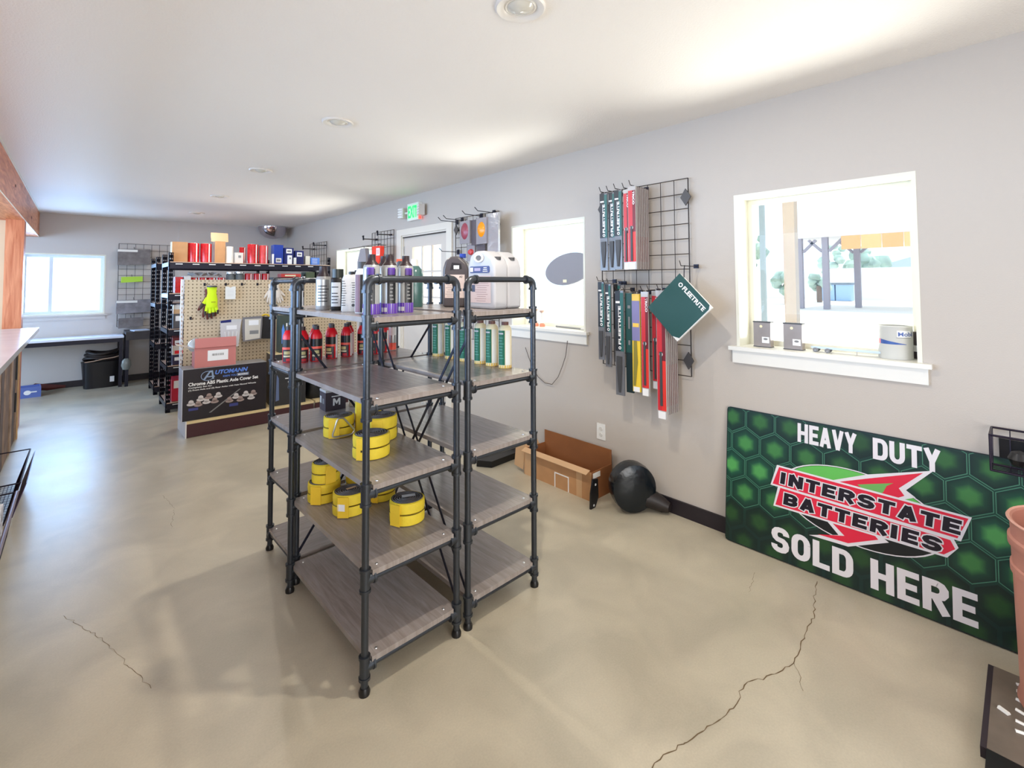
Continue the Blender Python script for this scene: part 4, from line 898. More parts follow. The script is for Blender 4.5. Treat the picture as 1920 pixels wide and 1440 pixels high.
def grid(label, y0, y1, z0, z1, n, m, wall='right', cells=None, group='black wire grid panels', x=None):
    t = thing('wire_grid_panel', label, 'grid panel', (W - .03, y0, z0) if wall == 'right' else (y0, D - .03, z0), 0, group)
    w_, h_ = y1 - y0, z1 - z0; P_ = (lambda a, c: (0, a, c)) if wall == 'right' else (lambda a, c: (a, 0, c))
    b = B()
    for i in range(n + 1): a = w_ * i / n; b.tube([P_(a, 0), P_(a, h_)], .0028 if 0 < i < n else .0045, 6)
    for j in range(m + 1): c = h_ * j / m; b.tube([P_(0, c), P_(w_, c)], .0028, 6)
    b.obj('wire_mesh', mat('grid_black', (64, 58, 56), .5, .4), t)
    for (a, c) in (cells or ()):
        o = B()
        if wall == 'right': o.poly([(0, -.055), (.035, 0), (0, .055), (-.035, 0)], (-.006, a, c), (0, 1, 0), (0, 0, 1), (-1, 0, 0), .01).cyl((0, a, c), (.028, a, c), .012, 8)
        else: o.poly([(0, -.05), (.035, 0), (0, .05), (-.035, 0)], (a, -.006, c), (1, 0, 0), (0, 0, 1), (0, -1, 0), .01)
        o.obj('wall_bracket', mat('bracket', (84, 80, 78), .5, .4), t)
    return t
grid('black wire grid panel with wiper packs between the two near windows', 1.446, 2.126, .905, 2.168, 7, 13, cells=[(.012, 1.14), (.012, .1), (.668, 1.14), (.668, .1)])
grid('black wire grid panel with lamp packs beside the door', 3.295, 3.977, .95, 2.17, 7, 12, cells=[(.66, 1.1), (.02, 1.1)])
G3 = grid('black wire grid panel with two arms between the door and third window', 5.28, 5.87, 1.35, 2.17, 7, 8)
G4 = grid('black wire grid panel with two arms near the back corner', 7.444, 8.165, .95, 2.17, 7, 12)
t = grid('black wire grid panel on the back wall with hanging packs', .437, 1.15, .85, 2.14, 7, 13, wall='back')
def arm(t, y, z, ln=.18):
    y -= t.location.y; z -= t.location.z
    o = B().tube([(0, y, z), (-ln, y, z - .005), (-ln - .012, y, z + .035)], .007, 8).obj('arm_wire', mat('grid_black', (64, 58, 56), .5, .4), t); B().cb((-.002, y, z), (.014, .05, .02)).cb((-ln, y, z + .01), (.012, .02, .06)).obj('arm_bracket', BLKM, o)
arm(G3, 5.75, 2.08); arm(G3, 5.36, 2.11); arm(G4, 7.98, 2.08); arm(G4, 7.5, 2.11)
# back wall packs
def pack(name, label, x, z, w_, h_, m, hd=None, y=D - .08, group='packs on the back grid'):
    t = thing(name, label, 'pack', (x, y, z), 0, group)
    B().poly([(0, .0), (w_, .02), (w_, h_), (0, h_ - .01)], (0, 0, 0), (1, 0, 0), (0, 0, 1), (0, -1, 0), .05).obj('bag_body', m, t)
    if hd: dc(t, hd, rect(0, h_ - .05, w_ * .6, h_ - .015), (0, -.051, 0), **F, name='header')
    B().tube([(w_ * .5, -.02, h_ - .005), (w_ * .5, .045, h_ + .03)], .003, 6).obj('hanger', BLKM, t)
pack('mesh_bag', 'dark mesh bag with white stripes, top pack on back grid', .42, 1.80, .4, .26, mat('mesh_dark', (108, 104, 106), .4, bump=1, bscale=20, var=.3, vscale=12), WHTP)
pack('glove_pack', 'neon green glove pack in middle of the back grid', .47, 1.53, .26, .10, mat('neon_green', (172, 214, 70), .6, bump=.6, bscale=30))
pack('glove_pack', 'grey glove packs low on the back grid above the desk', .42, 1.05, .42, .22, mat('pack_grey', (128, 126, 132), .4, bump=1, bscale=20, var=.25, vscale=14), WHTP)
pack('mesh_bag', 'dark pack hanging right beneath the grey packs', .45, .83, .3, .16, mat('mesh_dark', (108, 104, 106), .4))
# mirror dome
t = thing('security_mirror', 'chrome quarter dome security mirror in far ceiling corner', 'mirror', (W - .32, D - .3, H)); MIR = mat('mirror_chrome', (190, 182, 190), .06, 1)
B().lathe([(.24, 0), (.235, -.06), (.2, -.14), (.13, -.2), (.05, -.225), (.0001, -.23)], n=32).obj('dome', MIR, t, True); B().lathe([(.245, -.0), (.25, -.012), (.238, -.015)], n=32).obj('dome_rim', mat('rim_clear', (190, 188, 184), .3), t, True)

# ================================================================== RIGHT WALL FIXTURES
t = thing('exit_sign', 'lit green EXIT sign with two lamp heads above the door', 'exit sign', (W, 4.80, 2.335))
B().bx(-.05, -.125, -.1, -.0, .125, .1).obj('sign_housing', WHTP, t)
dc(t, mat('sign_face', (214, 240, 214), .4), rect(-.12, -.09, .12, .09), (-.0505, 0, 0), (0, -1, 0), (0, 0, 1), name='sign_face')
text('EXIT', mat('exit_green', (30, 240, 90), .4, emit=1.6), t, (-.0525, 0, -.07), (0, -1, 0), (0, 0, 1), w=.21, h=.14, bold=.03, center=True)
for yv, nm in ((.21, 1), (-.19, -1)):
    B().cyl((-.03, yv - nm * .09, .0), (-.05, yv - nm * .03, 0), .012, 8).obj('lamp_arm', WHTP, t)
    o = B().cb((-.06, yv, 0), (.07, .075, .12), Matrix.Rotation(.25 * nm, 3, 'Z')).obj('lamp_head', mat('lamp_head', (206, 200, 192), .4), t)
    b = B()
    for k in range(4): b.cb((-.098, yv, -.045 + k * .03), (.008, .07, .014), Matrix.Rotation(.25 * nm, 3, 'Z'))
    b.obj('lamp_louvre', WHTP, o)
B().bx(-.052, -.15, -.095, -.03, -.126, -.065).obj('indicator_lamp', mat('indicator_red', (250, 70, 60), .3, emit=2), t)
t = thing('wall_outlet', 'white duplex wall outlet below the wiper packs', 'outlet', (W, 2.174, .393))
B().bx(-.006, -.038, -.058, 0, .038, .058).obj('cover_plate', WHTP, t)
for z in (-.022, .022): B().lathe([(.0001, .0085), (.014, .0085), (.015, .006)], n=16).obj('receptacle', mat('recept', (214, 212, 206), .4), t); t.children[-1].rotation_euler = (0, -PI / 2, 0); t.children[-1].location = (0, 0, z)
# ---- wiper packs and hooks
FT = mat('fleet_teal', (44, 100, 96), .4); TRED = mat('trico_red', (204, 54, 62), .35); PAKG = mat('pack_smoke', (110, 112, 118), .3, coat=.4); PAKC = mat('pack_clear', (184, 180, 178), .2, coat=.4)
def wiper(kind, label, x, y, z1, z0, w_=.06, rz=0, group=None, wt=None):
    h = z1 - z0; t = thing('wiper_pack', label, 'wiper pack', (x, y, z0), -PI / 2 + rz, group)   # local +x -> world -y
    U, V = (1, 0, 0), (0, 0, 1)
    if kind == 'fleet':
        B().poly([(-w_ / 2, h * .0), (w_ / 2, 0), (w_ / 2, h), (-w_ / 2, h)], (0, 0, 0), U, V, (0, -1, 0), .01).obj('blister_tray', PAKG, t)
        B().poly([(-w_ * .1, .02), (w_ * .1, .02), (w_ * .3, h * .26), (w_ * .3, h * .37), (-w_ * .3, h * .37), (-w_ * .3, h * .26)], (0, -.01, 0), U, V, (0, -1, 0), .008).obj('wiper_blade', DGR, t)
        dc(t, mat('card_ink', (40, 42, 46), .4), rect(-w_ / 2, h * .42, w_ * .12, h), (0, -.0105, 0), U, V, name='header_card'); dc(t, FT, rect(w_ * .12, h * .42, w_ / 2, h * .98), (0, -.0105, 0), U, V, name='header_card')
        lt = h * .44; text('FLEETRITE', WHT, t, (.013, -.0118, h * .485), (0, 0, 1), (-1, 0, 0), w=lt * .84, h=.02, bold=.035)
        o = B().lathe([(.0105, 0), (.0105, .0008), (.0055, .0008), (.0055, 0)], n=16).obj('logo_ring', WHT, t); o.rotation_euler = (PI / 2, 0, 0); o.location = (.003, -.0112, h * .452)
        dc(t, WHT, rect(-w_ * .4, h * .88, w_ * .1, h * .9), (0, -.0118, 0), U, V, name='print_line')
        b = B()
        for k in range(3): b.cb((-w_ * .1, -.0118, h * (.36 + .015 * k)), (w_ * .6, .001, .003))
        b.obj('print_line', MGR, t)
    elif kind == 'green':
        B().bx(-w_ / 2, -.01, 0, w_ / 2, 0, h).obj('blister_tray', mat('pack_deep', (34, 52, 54), .35), t); dc(t, mat('deep_teal', (36, 78, 72), .4), rect(-w_ / 2, h * .4, w_ / 2, h), (0, -.0105, 0), U, V, name='header_card')
        b = B(); b.cb((0, -.0125, h * .86), (.02, .001, .02)).cb((0, -.0125, h * .7), (.012, .001, .08)).cb((0, -.0125, h * .5), (.014, .001, .03)); b.obj('print_mark', MGR, t)
    elif kind == 'yellow':
        B().bx(-w_ / 2, -.012, 0, w_ / 2, 0, h).obj('blister_tray', mat('pack_yellow', (236, 200, 60), .4), t); dc(t, mat('pack_lilac', (130, 126, 172), .4), rect(-w_ * .5, h * .52, w_ * .5, h * .93), (0, -.0125, 0), U, V, name='header_card')
        dc(t, mat('pack_gold', (240, 200, 90), .4), rect(-w_ * .4, h * .93, w_ * .45, h), (0, -.0135, 0), U, V, name='print_band'); dc(t, mat('pack_gold', (240, 200, 90), .4), rect(-w_ * .4, h * .66, w_ * .4, h * .7), (0, -.0135, 0), U, V, name='print_band')
        dc(t, mat('pack_olive', (140, 130, 60), .4), [(-w_ * .4, h * .06), (-w_ * .1, h * .06), (w_ * .2, h * .3), (w_ * .1, h * .52), (-w_ * .3, h * .52)], (0, -.0135, 0), U, V, name='print_band'); dc(t, WHT, rect(-w_ * .4, .0, w_ * .4, h * .05), (0, -.0135, 0), U, V, name='sticker')
    elif kind == 'trico':
        B().bx(-w_ / 2, -.012, 0, w_ / 2, 0, h).obj('blister_tray', PAKC, t); dc(t, TRED, rect(-w_ * .45, .05, w_ * .1, h * .95), (0, -.0125, 0), U, V, name='header_card')
        dc(t, mat('pack_maroon', (120, 34, 44), .4), rect(w_ * .1, h * .45, w_ * .48, h * .95), (0, -.0125, 0), U, V, name='header_card'); dc(t, mat('pack_red', (226, 60, 52), .4), rect(w_ * .0, .05, w_ * .48, h * .45), (0, -.0128, 0), U, V, name='print_band')
        dc(t, DGR, rect(-w_ * .15, h * .1, w_ * .12, h * .52), (0, -.0135, 0), U, V, name='wiper_blade', t=.004); dc(t, WHT, rect(-w_ * .4, .0, w_ * .4, .045), (0, -.013, 0), U, V, name='sticker')
        text('TRICO', WHT, t, (w_ * .12, -.0145, h * .94), (0, 0, -1), (1, 0, 0), w=.09 if not wt else wt, h=.016, bold=.04)
        o = B().lathe([(.0001, .0015), (.012, .0015), (.013, 0)], n=16).obj('seal_badge', LGR, t); o.rotation_euler = (PI / 2, 0, 0); o.location = (0, -.0165, h * .5)
    else:   # edge-on clear packs behind a front one
        B().bx(-w_ / 2, -.006, 0, w_ / 2, 0, h).obj('backing_card', mat('card_maroon', (104, 78, 80), .5), t); B().bx(-w_ / 2, -.012, .0, w_ / 2, -.0062, h).obj('blister_tray', PAKC, t); dc(t, DGR, rect(w_ * .05, h * .4, w_ * .4, h * .9), (0, -.0125, 0), U, V, name='wiper_blade', t=.003); dc(t, mat('pack_rosy', (170, 110, 112), .4), rect(-w_ * .3, .05, w_ * .45, h * .4), (0, -.0125, 0), U, V, name='print_band')
    B().tube([(0, -.004, h - .004), (0, .004, h + .012)], .004, 6).obj('hang_tab', PAKC, t)
    if kind != 'edge': hook('wire hook of the ' + ' '.join(label.replace(' in upper row,', ' upper row').replace(' in lower row,', ' low row').split()[:12]), y, z1 + .007)
    return t
def hook(label, y, z, x0=2.66, tip=.03):
    t = thing('display_hook', label, 'hook', (W - .03, y, z), 0, 'long hooks on the wiper grid')
    B().tube([(0, 0, 0), (x0 - W + .03, 0, 0), (x0 - W + .012, 0, tip)], .0028, 6).obj('hook_wire', mat('grid_black', (64, 58, 56), .5, .4), t); B().cb((-.004, 0, 0), (.012, .03, .025)).obj('hook_clip', BLKM, t)
xf = 2.70
wiper('fleet', 'dark green lettered wiper pack in upper row, nearest the oval mirror window', xf, 1.985, 2.125, 1.585, .062)
wiper('fleet', 'dark green lettered wiper pack in upper row, second from left', xf + .012, 1.925, 2.125, 1.585, .05)
wiper('fleet', 'dark green lettered wiper pack in upper row, third from left', xf, 1.865, 2.13, 1.59, .06)
wiper('trico', 'red wiper pack in upper row, left of the red pair', xf, 1.797, 2.125, 1.587, .045)
wiper('trico', 'red wiper pack in upper row, front of the thick stack', xf - .015, 1.745, 2.135, 1.587, .058)
for k in range(7): wiper('edge', 'clear wiper pack seen edge-on in upper stack, %s behind the red front pack' % ['first', 'second', 'third', 'fourth', 'fifth', 'sixth', 'last'][k], xf + .008 + k * .021, 1.745, 2.13, 1.587, .056, group='edge-on wiper packs in the upper stack')
wiper('fleet', 'short dark wiper pack in lower row, leftmost with upright white lettering', xf, 2.015, 1.505, .965, .05)
wiper('fleet', 'short dark wiper pack in lower row, second, with silver cord wrap', xf + .012, 1.965, 1.49, .92, .046)
wiper('fleet', 'plain dark wiper pack in lower row, third, set back', xf + .07, 1.93, 1.49, .95, .05)
wiper('fleet', 'long grey wiper pack in lower row with large upright white lettering', xf, 1.865, 1.445, .745, .066)
wiper('green', 'deep green unlettered wiper pack in lower row', xf + .02, 1.80, 1.43, .77, .055)
wiper('yellow', 'lilac and yellow wiper pack in lower row', xf, 1.735, 1.425, .79, .058)
wiper('trico', 'low red wiper pack directly right of the yellow pack', xf, 1.67, 1.44, .775, .052)
wiper('trico', 'low red wiper pack set back between two others', xf + .045, 1.622, 1.445, .82, .046)
wiper('trico', 'longest red wiper pack, reaching lowest on the wall', xf - .005, 1.553, 1.45, .655, .062)
for k in range(6): wiper('edge', 'clear wiper pack seen edge-on in lower stack, %s behind the longest red pack' % ['first', 'second', 'third', 'fourth', 'fifth', 'last'][k], xf + .018 + k * .022, 1.55, 1.44, .68, .06, group='edge-on wiper packs in the lower stack')
# green booklet
t = thing('parts_booklet', 'dark green square booklet hanging tilted on the wiper grid', 'booklet', (2.675, 1.385, 1.53), 0)
c0 = Vector((0, 0, 0)); Uy = Vector((0, -.167, -.173)); Vy = Vector((0, .059, -.357)); U_ = Uy.normalized(); V_ = Vy.normalized()
la, lb_ = Uy.length, .36
V_ = Vector((0, U_.z, -U_.y)).normalized()
if V_.z > 0: V_ = -V_
q = lambda a, c: U_ * a + V_ * c
B().poly([(-.03, -.0), (.245, 0), (.245, .3), (-.03, .3)], (.0, 0, 0), U_, V_, (-1, 0, 0), .02).obj('pages', WHTP, t)
B().poly([(-.032, -.002), (.225, -.002), (.24, .02), (.24, .275), (.2, .302), (-.032, .302)], (-.0205, 0, 0), U_, V_, (-1, 0, 0), .0015).obj('cover', DGREEN, t)
text('FLEETRITE', WHT, t, Vector((-.0225, 0, 0)) + q(.045, .055), U_, -V_, w=.18, h=.028, bold=.035)
o = B().lathe([(.014, 0), (.014, .001), (.008, .001), (.008, 0)], n=18).obj('logo_ring', WHT, t); o.rotation_euler = (0, -PI / 2, 0); o.location = Vector((-.0225, 0, 0)) + q(.022, .042)
B().tube([(-.01, .0, -.01), (0, .003, .05), (.03, .015, .072)], .003, 6).obj('hanger_wire', BLKM, t)
hook('long wire hook carrying the green booklet', 1.40, 1.60, x0=2.66)
# ---- lamp packs on door grid
def blister(label, x, y, z1, w_, h, m, lens=None, lm=None):
    t = thing('blister_pack', label, 'blister pack', (x, y, z1 - h), -PI / 2, 'blister packs on the door grid')
    B().bx(-w_ / 2, -.02, 0, w_ / 2, 0, h).obj('blister_tray', m, t)
    if lens: B().lathe([(.0001, .02), (w_ * .25, .016), (w_ * .36, 0)], n=18, sy=lens).obj('lamp_lens', lm, t, True); t.children[-1].rotation_euler = (PI / 2, 0, 0); t.children[-1].location = (0, -.02, h * .55)
    B().tube([(0, -.01, h - .004), (0, 0, h + .02)], .003, 6).obj('hang_tab', BLKM, t)
PAKS = mat('pack_silver', (150, 146, 150), .25, .2, bump=.7, bscale=25, coat=.4)
blister('clear pack with dull red oval lens, left of the door grid', 2.74, 3.64, 2.1, .16, .22, PAKS, 1.4, mat('dull_red', (150, 70, 84), .3))
blister('dark clear pack beside the red lens pack on door grid', 2.76, 3.5, 2.1, .12, .24, mat('pack_dark', (86, 80, 86), .3, bump=.6, bscale=30, coat=.4))
blister('clear pack with amber oval lens on door grid', 2.72, 3.36, 2.1, .15, .24, PAKS, 1.3, ORANGE)
blister('silver pack at the right end of door grid', 2.74, 3.22, 2.13, .15, .38, mat('pack_foil', (190, 190, 194), .15, .5, bump=1, bscale=14))
blister('small grey pack with red lens below the first, door grid', 2.77, 3.58, 1.87, .12, .16, PAKS, .7, mat('lens_red', (190, 60, 60), .3))
blister('small black pack low on the door grid', 2.78, 3.44, 1.86, .12, .15, mat('pack_dark', (86, 80, 86), .3))
for y, z, nm in ((3.95, 2.13, 'upper left of door grid'), (3.86, 2.14, 'upper row second of door grid'), (3.55, 2.15, 'middle of door grid top row'), (3.36, 2.16, 'right part of door grid top row'), (3.93, 1.82, 'lower left of door grid')):
    t = thing('display_hook', 'bare black wire hook, ' + nm, 'hook', (W - .03, y, z), 0, 'hooks on the door grid'); B().tube([(0, 0, 0), (-.2, .0, .0), (-.235, 0, .03)], .0035, 6).obj('hook_wire', BLKM, t); B().cb((-.004, 0, 0), (.012, .035, .05)).obj('hook_clip', BLKM, t)
# items hung in front of window 3
t = thing('display_rail', 'thin display rail with hanging bags in front of third window', 'rail', (2.69, 5.30, 1.985)); B().tube([(0, 0, 0), (0, .9, -.01)], .006, 8).tube([(0, .15, 0), (.155, .15, .0)], .005, 6).tube([(0, .5, 0), (.155, .5, .0)], .005, 6).obj('rail_bar', mat('rail_grey', (120, 110, 104), .5, .3), t); B().cb((0, .9, -.01), (.014, .014, .014)).obj('rail_end', BLKP, t)
t = thing('safety_bag', 'bright red-orange bag with white panel hanging beside the door', 'bag', (2.695, 5.33, 1.64), -PI / 2 + .15)
B().poly([(-.03, .0), (.05, .12), (.09, .24), (.085, .315), (-.085, .315), (-.09, .2), (-.06, .08)], (0, 0, 0), (1, 0, 0), (0, 0, 1), (0, -1, 0), .05).obj('bag_body', mat('bag_red', (236, 58, 34), .5, bump=.4, bscale=20), t)
dc(t, WHT, rect(.0, .2, .07, .29), (0, -.0505, 0), **F, name='print_band'); B().cb((.02, -.052, .245), (.008, .001, .06)).cb((.042, -.052, .245), (.008, .001, .06)).obj('print_mark', RED, t); B().tube([(0, -.02, .31), (0, -.02, .345), (0, .0, .35)], .004, 6).obj('hanger', BLKM, t)
t = thing('fabric_bag', 'crumpled grey bag hanging left of the red one', 'bag', (2.695, 5.72, 1.53), -PI / 2)
B().poly([(-.12, .0), (.1, .0), (.12, .3), (.09, .42), (-.04, .42), (-.13, .25)], (0, 0, 0), (1, 0, 0), (0, 0, 1), (0, -1, 0), .05).obj('bag_body', mat('bag_greyfab', (150, 146, 150), .6, bump=1, bscale=12), t); B().tube([(0, -.02, .41), (0, -.02, .45)], .004, 6).obj('hanger', BLKM, t)

# ---- window 1 sill items
SZ = 1.1225
def plate(label, y, loc_x=2.95):
    t = thing('steel_sample_box', label, 'metal box', (loc_x, y, SZ), -PI / 2 - .05, 'steel sample boxes on the near sill')
    MB_ = mat('brushed_brown', (150, 138, 130), .35, .3, var=.12, vscale=8)
    B().bx(-.047, -.02, .004, .047, .02, .142).obj('box_body', MB_, t); B().bx(-.049, -.022, .142, .049, .022, .148).bx(-.049, -.022, 0, .049, .022, .004).obj('box_lip', DGR, t)
    dc(t, WHT, rect(.0, .025, .04, .06), (0, -.0205, 0), **F, name='sticker'); B().cyl((-.004, -.0205, .12), (-.004, -.0225, .12), .008, 12).obj('badge', CREAM, t)
    o = B().poly([(.012 * math.cos(a), .006 * math.sin(a)) for a in [2 * PI * i / 14 for i in range(14)]], (.02, -.0218, .048), (1, 0, 0), (0, 0, 1), (0, -1, 0), .0003).obj('print_mark', MGR, t)
plate('brushed brown steel box on near sill, left one by the frame', 1.048); plate('brushed brown steel box on near sill, right one by the trailer', .888)
t = thing('model_trailer', 'small silver model trailer on wheels lying along the near sill', 'model', (2.95, .8, SZ), -PI / 2)
B().bx(0, -.02, .02, .3, .02, .026).bx(0, -.022, .026, .3, -.018, .03).obj('trailer_bed', ZINC, t)
for x in (.02, .075):
    for y in (-.026, .02): w2 = B().cyl((x, y, .012), (x, y + .006, .012), .012, 16).obj('wheel', MGR, t, True); B().cyl((x, y - .001, .012), (x, y + .007, .012), .004, 8).obj('hub', CHR, w2)
B().cyl((.2, 0, .0), (.2, 0, .02), .003, 8).obj('landing_leg', ZINC, t)
t = thing('grease_pail', 'white metal pail with blue stripe and red patch on near sill', 'pail', (2.975, .447, SZ), 0)
PA = mat('pail_white', (206, 206, 200), .35)
B().lathe([(.0001, 0), (.066, 0), (.068, .004), (.068, .155), (.07, .158), (.068, .162), (.064, .158)], n=36).obj('pail_body', PA, t, True)
B().lathe([(.0001, .152), (.066, .152)], n=30).obj('lid', LGR, t)
FC = math.atan2(-.447, -2.975)
def arcband(t, pts, r_, m, nm='printed_label'):   # pts: list of (angle, z0, z1), angles increase to the left
    b = B(); v = []; f = []
    for i, (a, z0, z1) in enumerate(pts):
        v += [(r_ * math.cos(FC + a), r_ * math.sin(FC + a), z0), (r_ * math.cos(FC + a), r_ * math.sin(FC + a), z1)]
        if i: k = 2 * i; f.append((k - 2, k, k + 1, k - 1))
    b.add(v, f).obj(nm, m, t, True)
arcband(t, [(-1.2 + .08 * i, .073, .096) for i in range(4)], .0686, mat('pail_red', (236, 110, 120), .4)); arcband(t, [(-.96 + .1 * i, .073, .096 - .021 * i / 16) for i in range(17)], .0687, mat('pail_blue', (62, 92, 160), .4))
arcband(t, [(.1 + .1 * i, .108, .14) for i in range(10)], .0686, WHT); arcband(t, [(.05 + .105 * i, .104, .106) for i in range(10)], .0688, MGR)
me = text('Mobil', mat('pail_blue', (62, 92, 160), .4), t, (0, 0, 0), (1, 0, 0), (0, 1, 0), w=.07, h=.02, bold=.015).data
for v in me.vertices:
    a = FC + .16 + v.co.x / .0686; z_ = .113 + v.co.y; v.co = (.0692 * math.cos(a), .0692 * math.sin(a), z_)
t = thing('black_container', 'dark container with white band hidden behind the metal pail', 'container', (3.034, .372, SZ), 0); B().lathe([(.0001, 0), (.019, 0), (.022, .125), (.018, .13), (.0001, .13)], n=16).obj('container_body', mat('charcoal', (70, 62, 62), .4), t, True); B().lathe([(.0224, .035), (.0224, .065)], n=16).obj('white_band', WHTP, t, True)
# ---- window 2 items
t = thing('oval_sign', 'large grey oval disc hanging in the second window', 'sign', (3.0, 2.58, 1.615), 0)
b = B(); n = 40; v = []; f = []
pts = [(.255 * math.cos(2 * PI * i / n), .127 * math.sin(2 * PI * i / n)) for i in range(n)]
B().poly(pts, (0, 0, 0), (0, .985, -.16), (0, .16, .985), (-1, 0, 0), .008).obj('sign_panel', mat('oval_grey', (136, 134, 140), .5), t)
B().poly([(x * 1.02, y * 1.03) for x, y in pts], (.0, 0, 0), (0, .985, -.16), (0, .16, .985), (-1, 0, 0), .004, -.002).obj('sign_edge', MGR, t)
dc(t, CREAM, rect(-.02, -.012, .02, .012), (-.0085, .03, -.1), (0, -1, 0), (0, 0, 1), name='sticker'); B().tube([(0, .13, .10), (.05, .13, .385)], .0008, 4).tube([(0, -.13, .12), (.05, -.13, .385)], .0008, 4).obj('hanging_cord', LGR, t)
for y, nm, h in ((2.92, 'left and clearer', .15), (2.845, 'right with brown top', .14)):
    t = thing('sight_glass', 'small clear tube with orange base on second sill, ' + nm, 'glass tube', (2.96, y, SZ), 0, 'glass tubes on the second sill')
    B().lathe([(.0001, 0), (.024, 0), (.024, .02), (.016, .028), (.016, .03)], n=16).obj('base', mat('orange_base', (240, 140, 110), .4), t, True); B().lathe([(.014, .03), (.012, .07), (.014, h - .02)], n=16).obj('tube_glass', mat('frost', (224, 222, 214), .15, coat=.5), t, True); B().lathe([(.014, h - .02), (.024, h - .012), (.024, h), (.0001, h)], n=16).obj('top_cap', mat('tan_cap', (196, 160, 140), .4), t, True)
t = thing('metal_bar', 'thin dark bar with bright end lying on the second sill', 'bar', (3.0, 2.72, SZ + .008)); B().tube([(0, 0, 0), (-.03, -.3, 0)], .007, 8).obj('bar_rod', MGR, t); B().tube([(-.03, -.3, 0), (-.037, -.37, 0)], .011, 10).obj('bar_end', ZINC, t)
t = thing('power_cord', 'thin dark cord dangling in a loop below the second sill', 'cord', (W - .02, 2.48, 1.04)); B().tube([(0, 0, 0), (0, .02, -.12), (-.003, .05, -.2), (-.003, .1, -.3), (0, .17, -.37), (0, .25, -.37), (0, .33, -.33), (0, .4, -.25), (0, .44, -.18), (0, .48, -.1)], .003, 6).obj('cord_wire', mat('cord', (96, 86, 80), .6), t, True)

# ---- battery sign
SO = Vector((2.815, 1.235, .004)); SU = Vector((0, -1, 0)); SV = Vector((.055, 0, .6)).normalized(); SN = SU.cross(SV).normalized()
t = thing('battery_sign', 'big green honeycomb battery sign leaning on the right wall', 'sign', SO)
Z0 = Vector((0, 0, 0)); SW, SH = 1.30, .757
def rr_pts(w_, h_, r_, n=5):
    out = []
    for cx, cy, a0 in ((w_ - r_, r_, -PI / 2), (w_ - r_, h_ - r_, 0), (r_, h_ - r_, PI / 2), (r_, r_, PI)):
        out += [(cx + r_ * math.cos(a0 + PI / 2 * i / n), cy + r_ * math.sin(a0 + PI / 2 * i / n)) for i in range(n + 1)]
    return out
B().poly(rr_pts(SW, SH, .02), Z0, SU, SV, SN, .006).obj('sign_board', mat('sign_edge_black', (24, 30, 30), .4), t)
def lin(c): return tuple((x / 255) ** 2.2 for x in c)
def vmesh(name, verts, faces, cols, parent, m):
    me = bpy.data.meshes.new(name); me.from_pydata(verts, [], faces); ca = me.color_attributes.new('Col', 'FLOAT_COLOR', 'POINT')
    for i, c in enumerate(cols): ca.data[i].color = (*c, 1)
    return obj(name, me, m, parent)
SVC = vcol('sign_print', .38)
def pt(a, c, z): return Z0 + SU * a + SV * c + SN * z
nx, ny = 26, 16; vs = []; cs = []; fs = []
for j in range(ny + 1):
    for i in range(nx + 1):
        a, c = .004 + (SW - .008) * i / nx, .004 + (SH - .008) * j / ny; tt = c / SH
        g = max(0, 1 - abs(tt - .62) * 2.1); side = abs(a - SW * .5) / (SW * .5)
        k = .25 + .75 * g * (.35 + .65 * side)
        base = lin((18, 30, 34)); hi = lin((24, 74, 58)); vs.append(pt(a, c, .0065)); cs.append(tuple(x * (1 - k) + y_ * k for x, y_ in zip(base, hi)))
for j in range(ny):
    for i in range(nx): k = j * (nx + 1) + i; fs.append((k, k + 1, k + nx + 2, k + nx + 1))
vmesh('background_print', vs, fs, cs, t, SVC)
vs = []; cs = []; fs = []; hb = B(); HR = .0895
def clip_poly(P_):
    for axis, lo, hi in ((0, .004, SW - .004), (1, .004, SH - .004)):
        for sgn, lim in ((1, lo), (-1, -hi)):
            out = []
            for i in range(len(P_)):
                a, c = P_[i - 1], P_[i]; va, vc = sgn * a[axis] - lim, sgn * c[axis] - lim
                if (va >= 0) != (vc >= 0): s_ = va / (va - vc); out.append(tuple(a[q_] + (c[q_] - a[q_]) * s_ for q_ in (0, 1)))
                if vc >= 0: out.append(c)
            P_ = out
            if not P_: return P_
    return P_
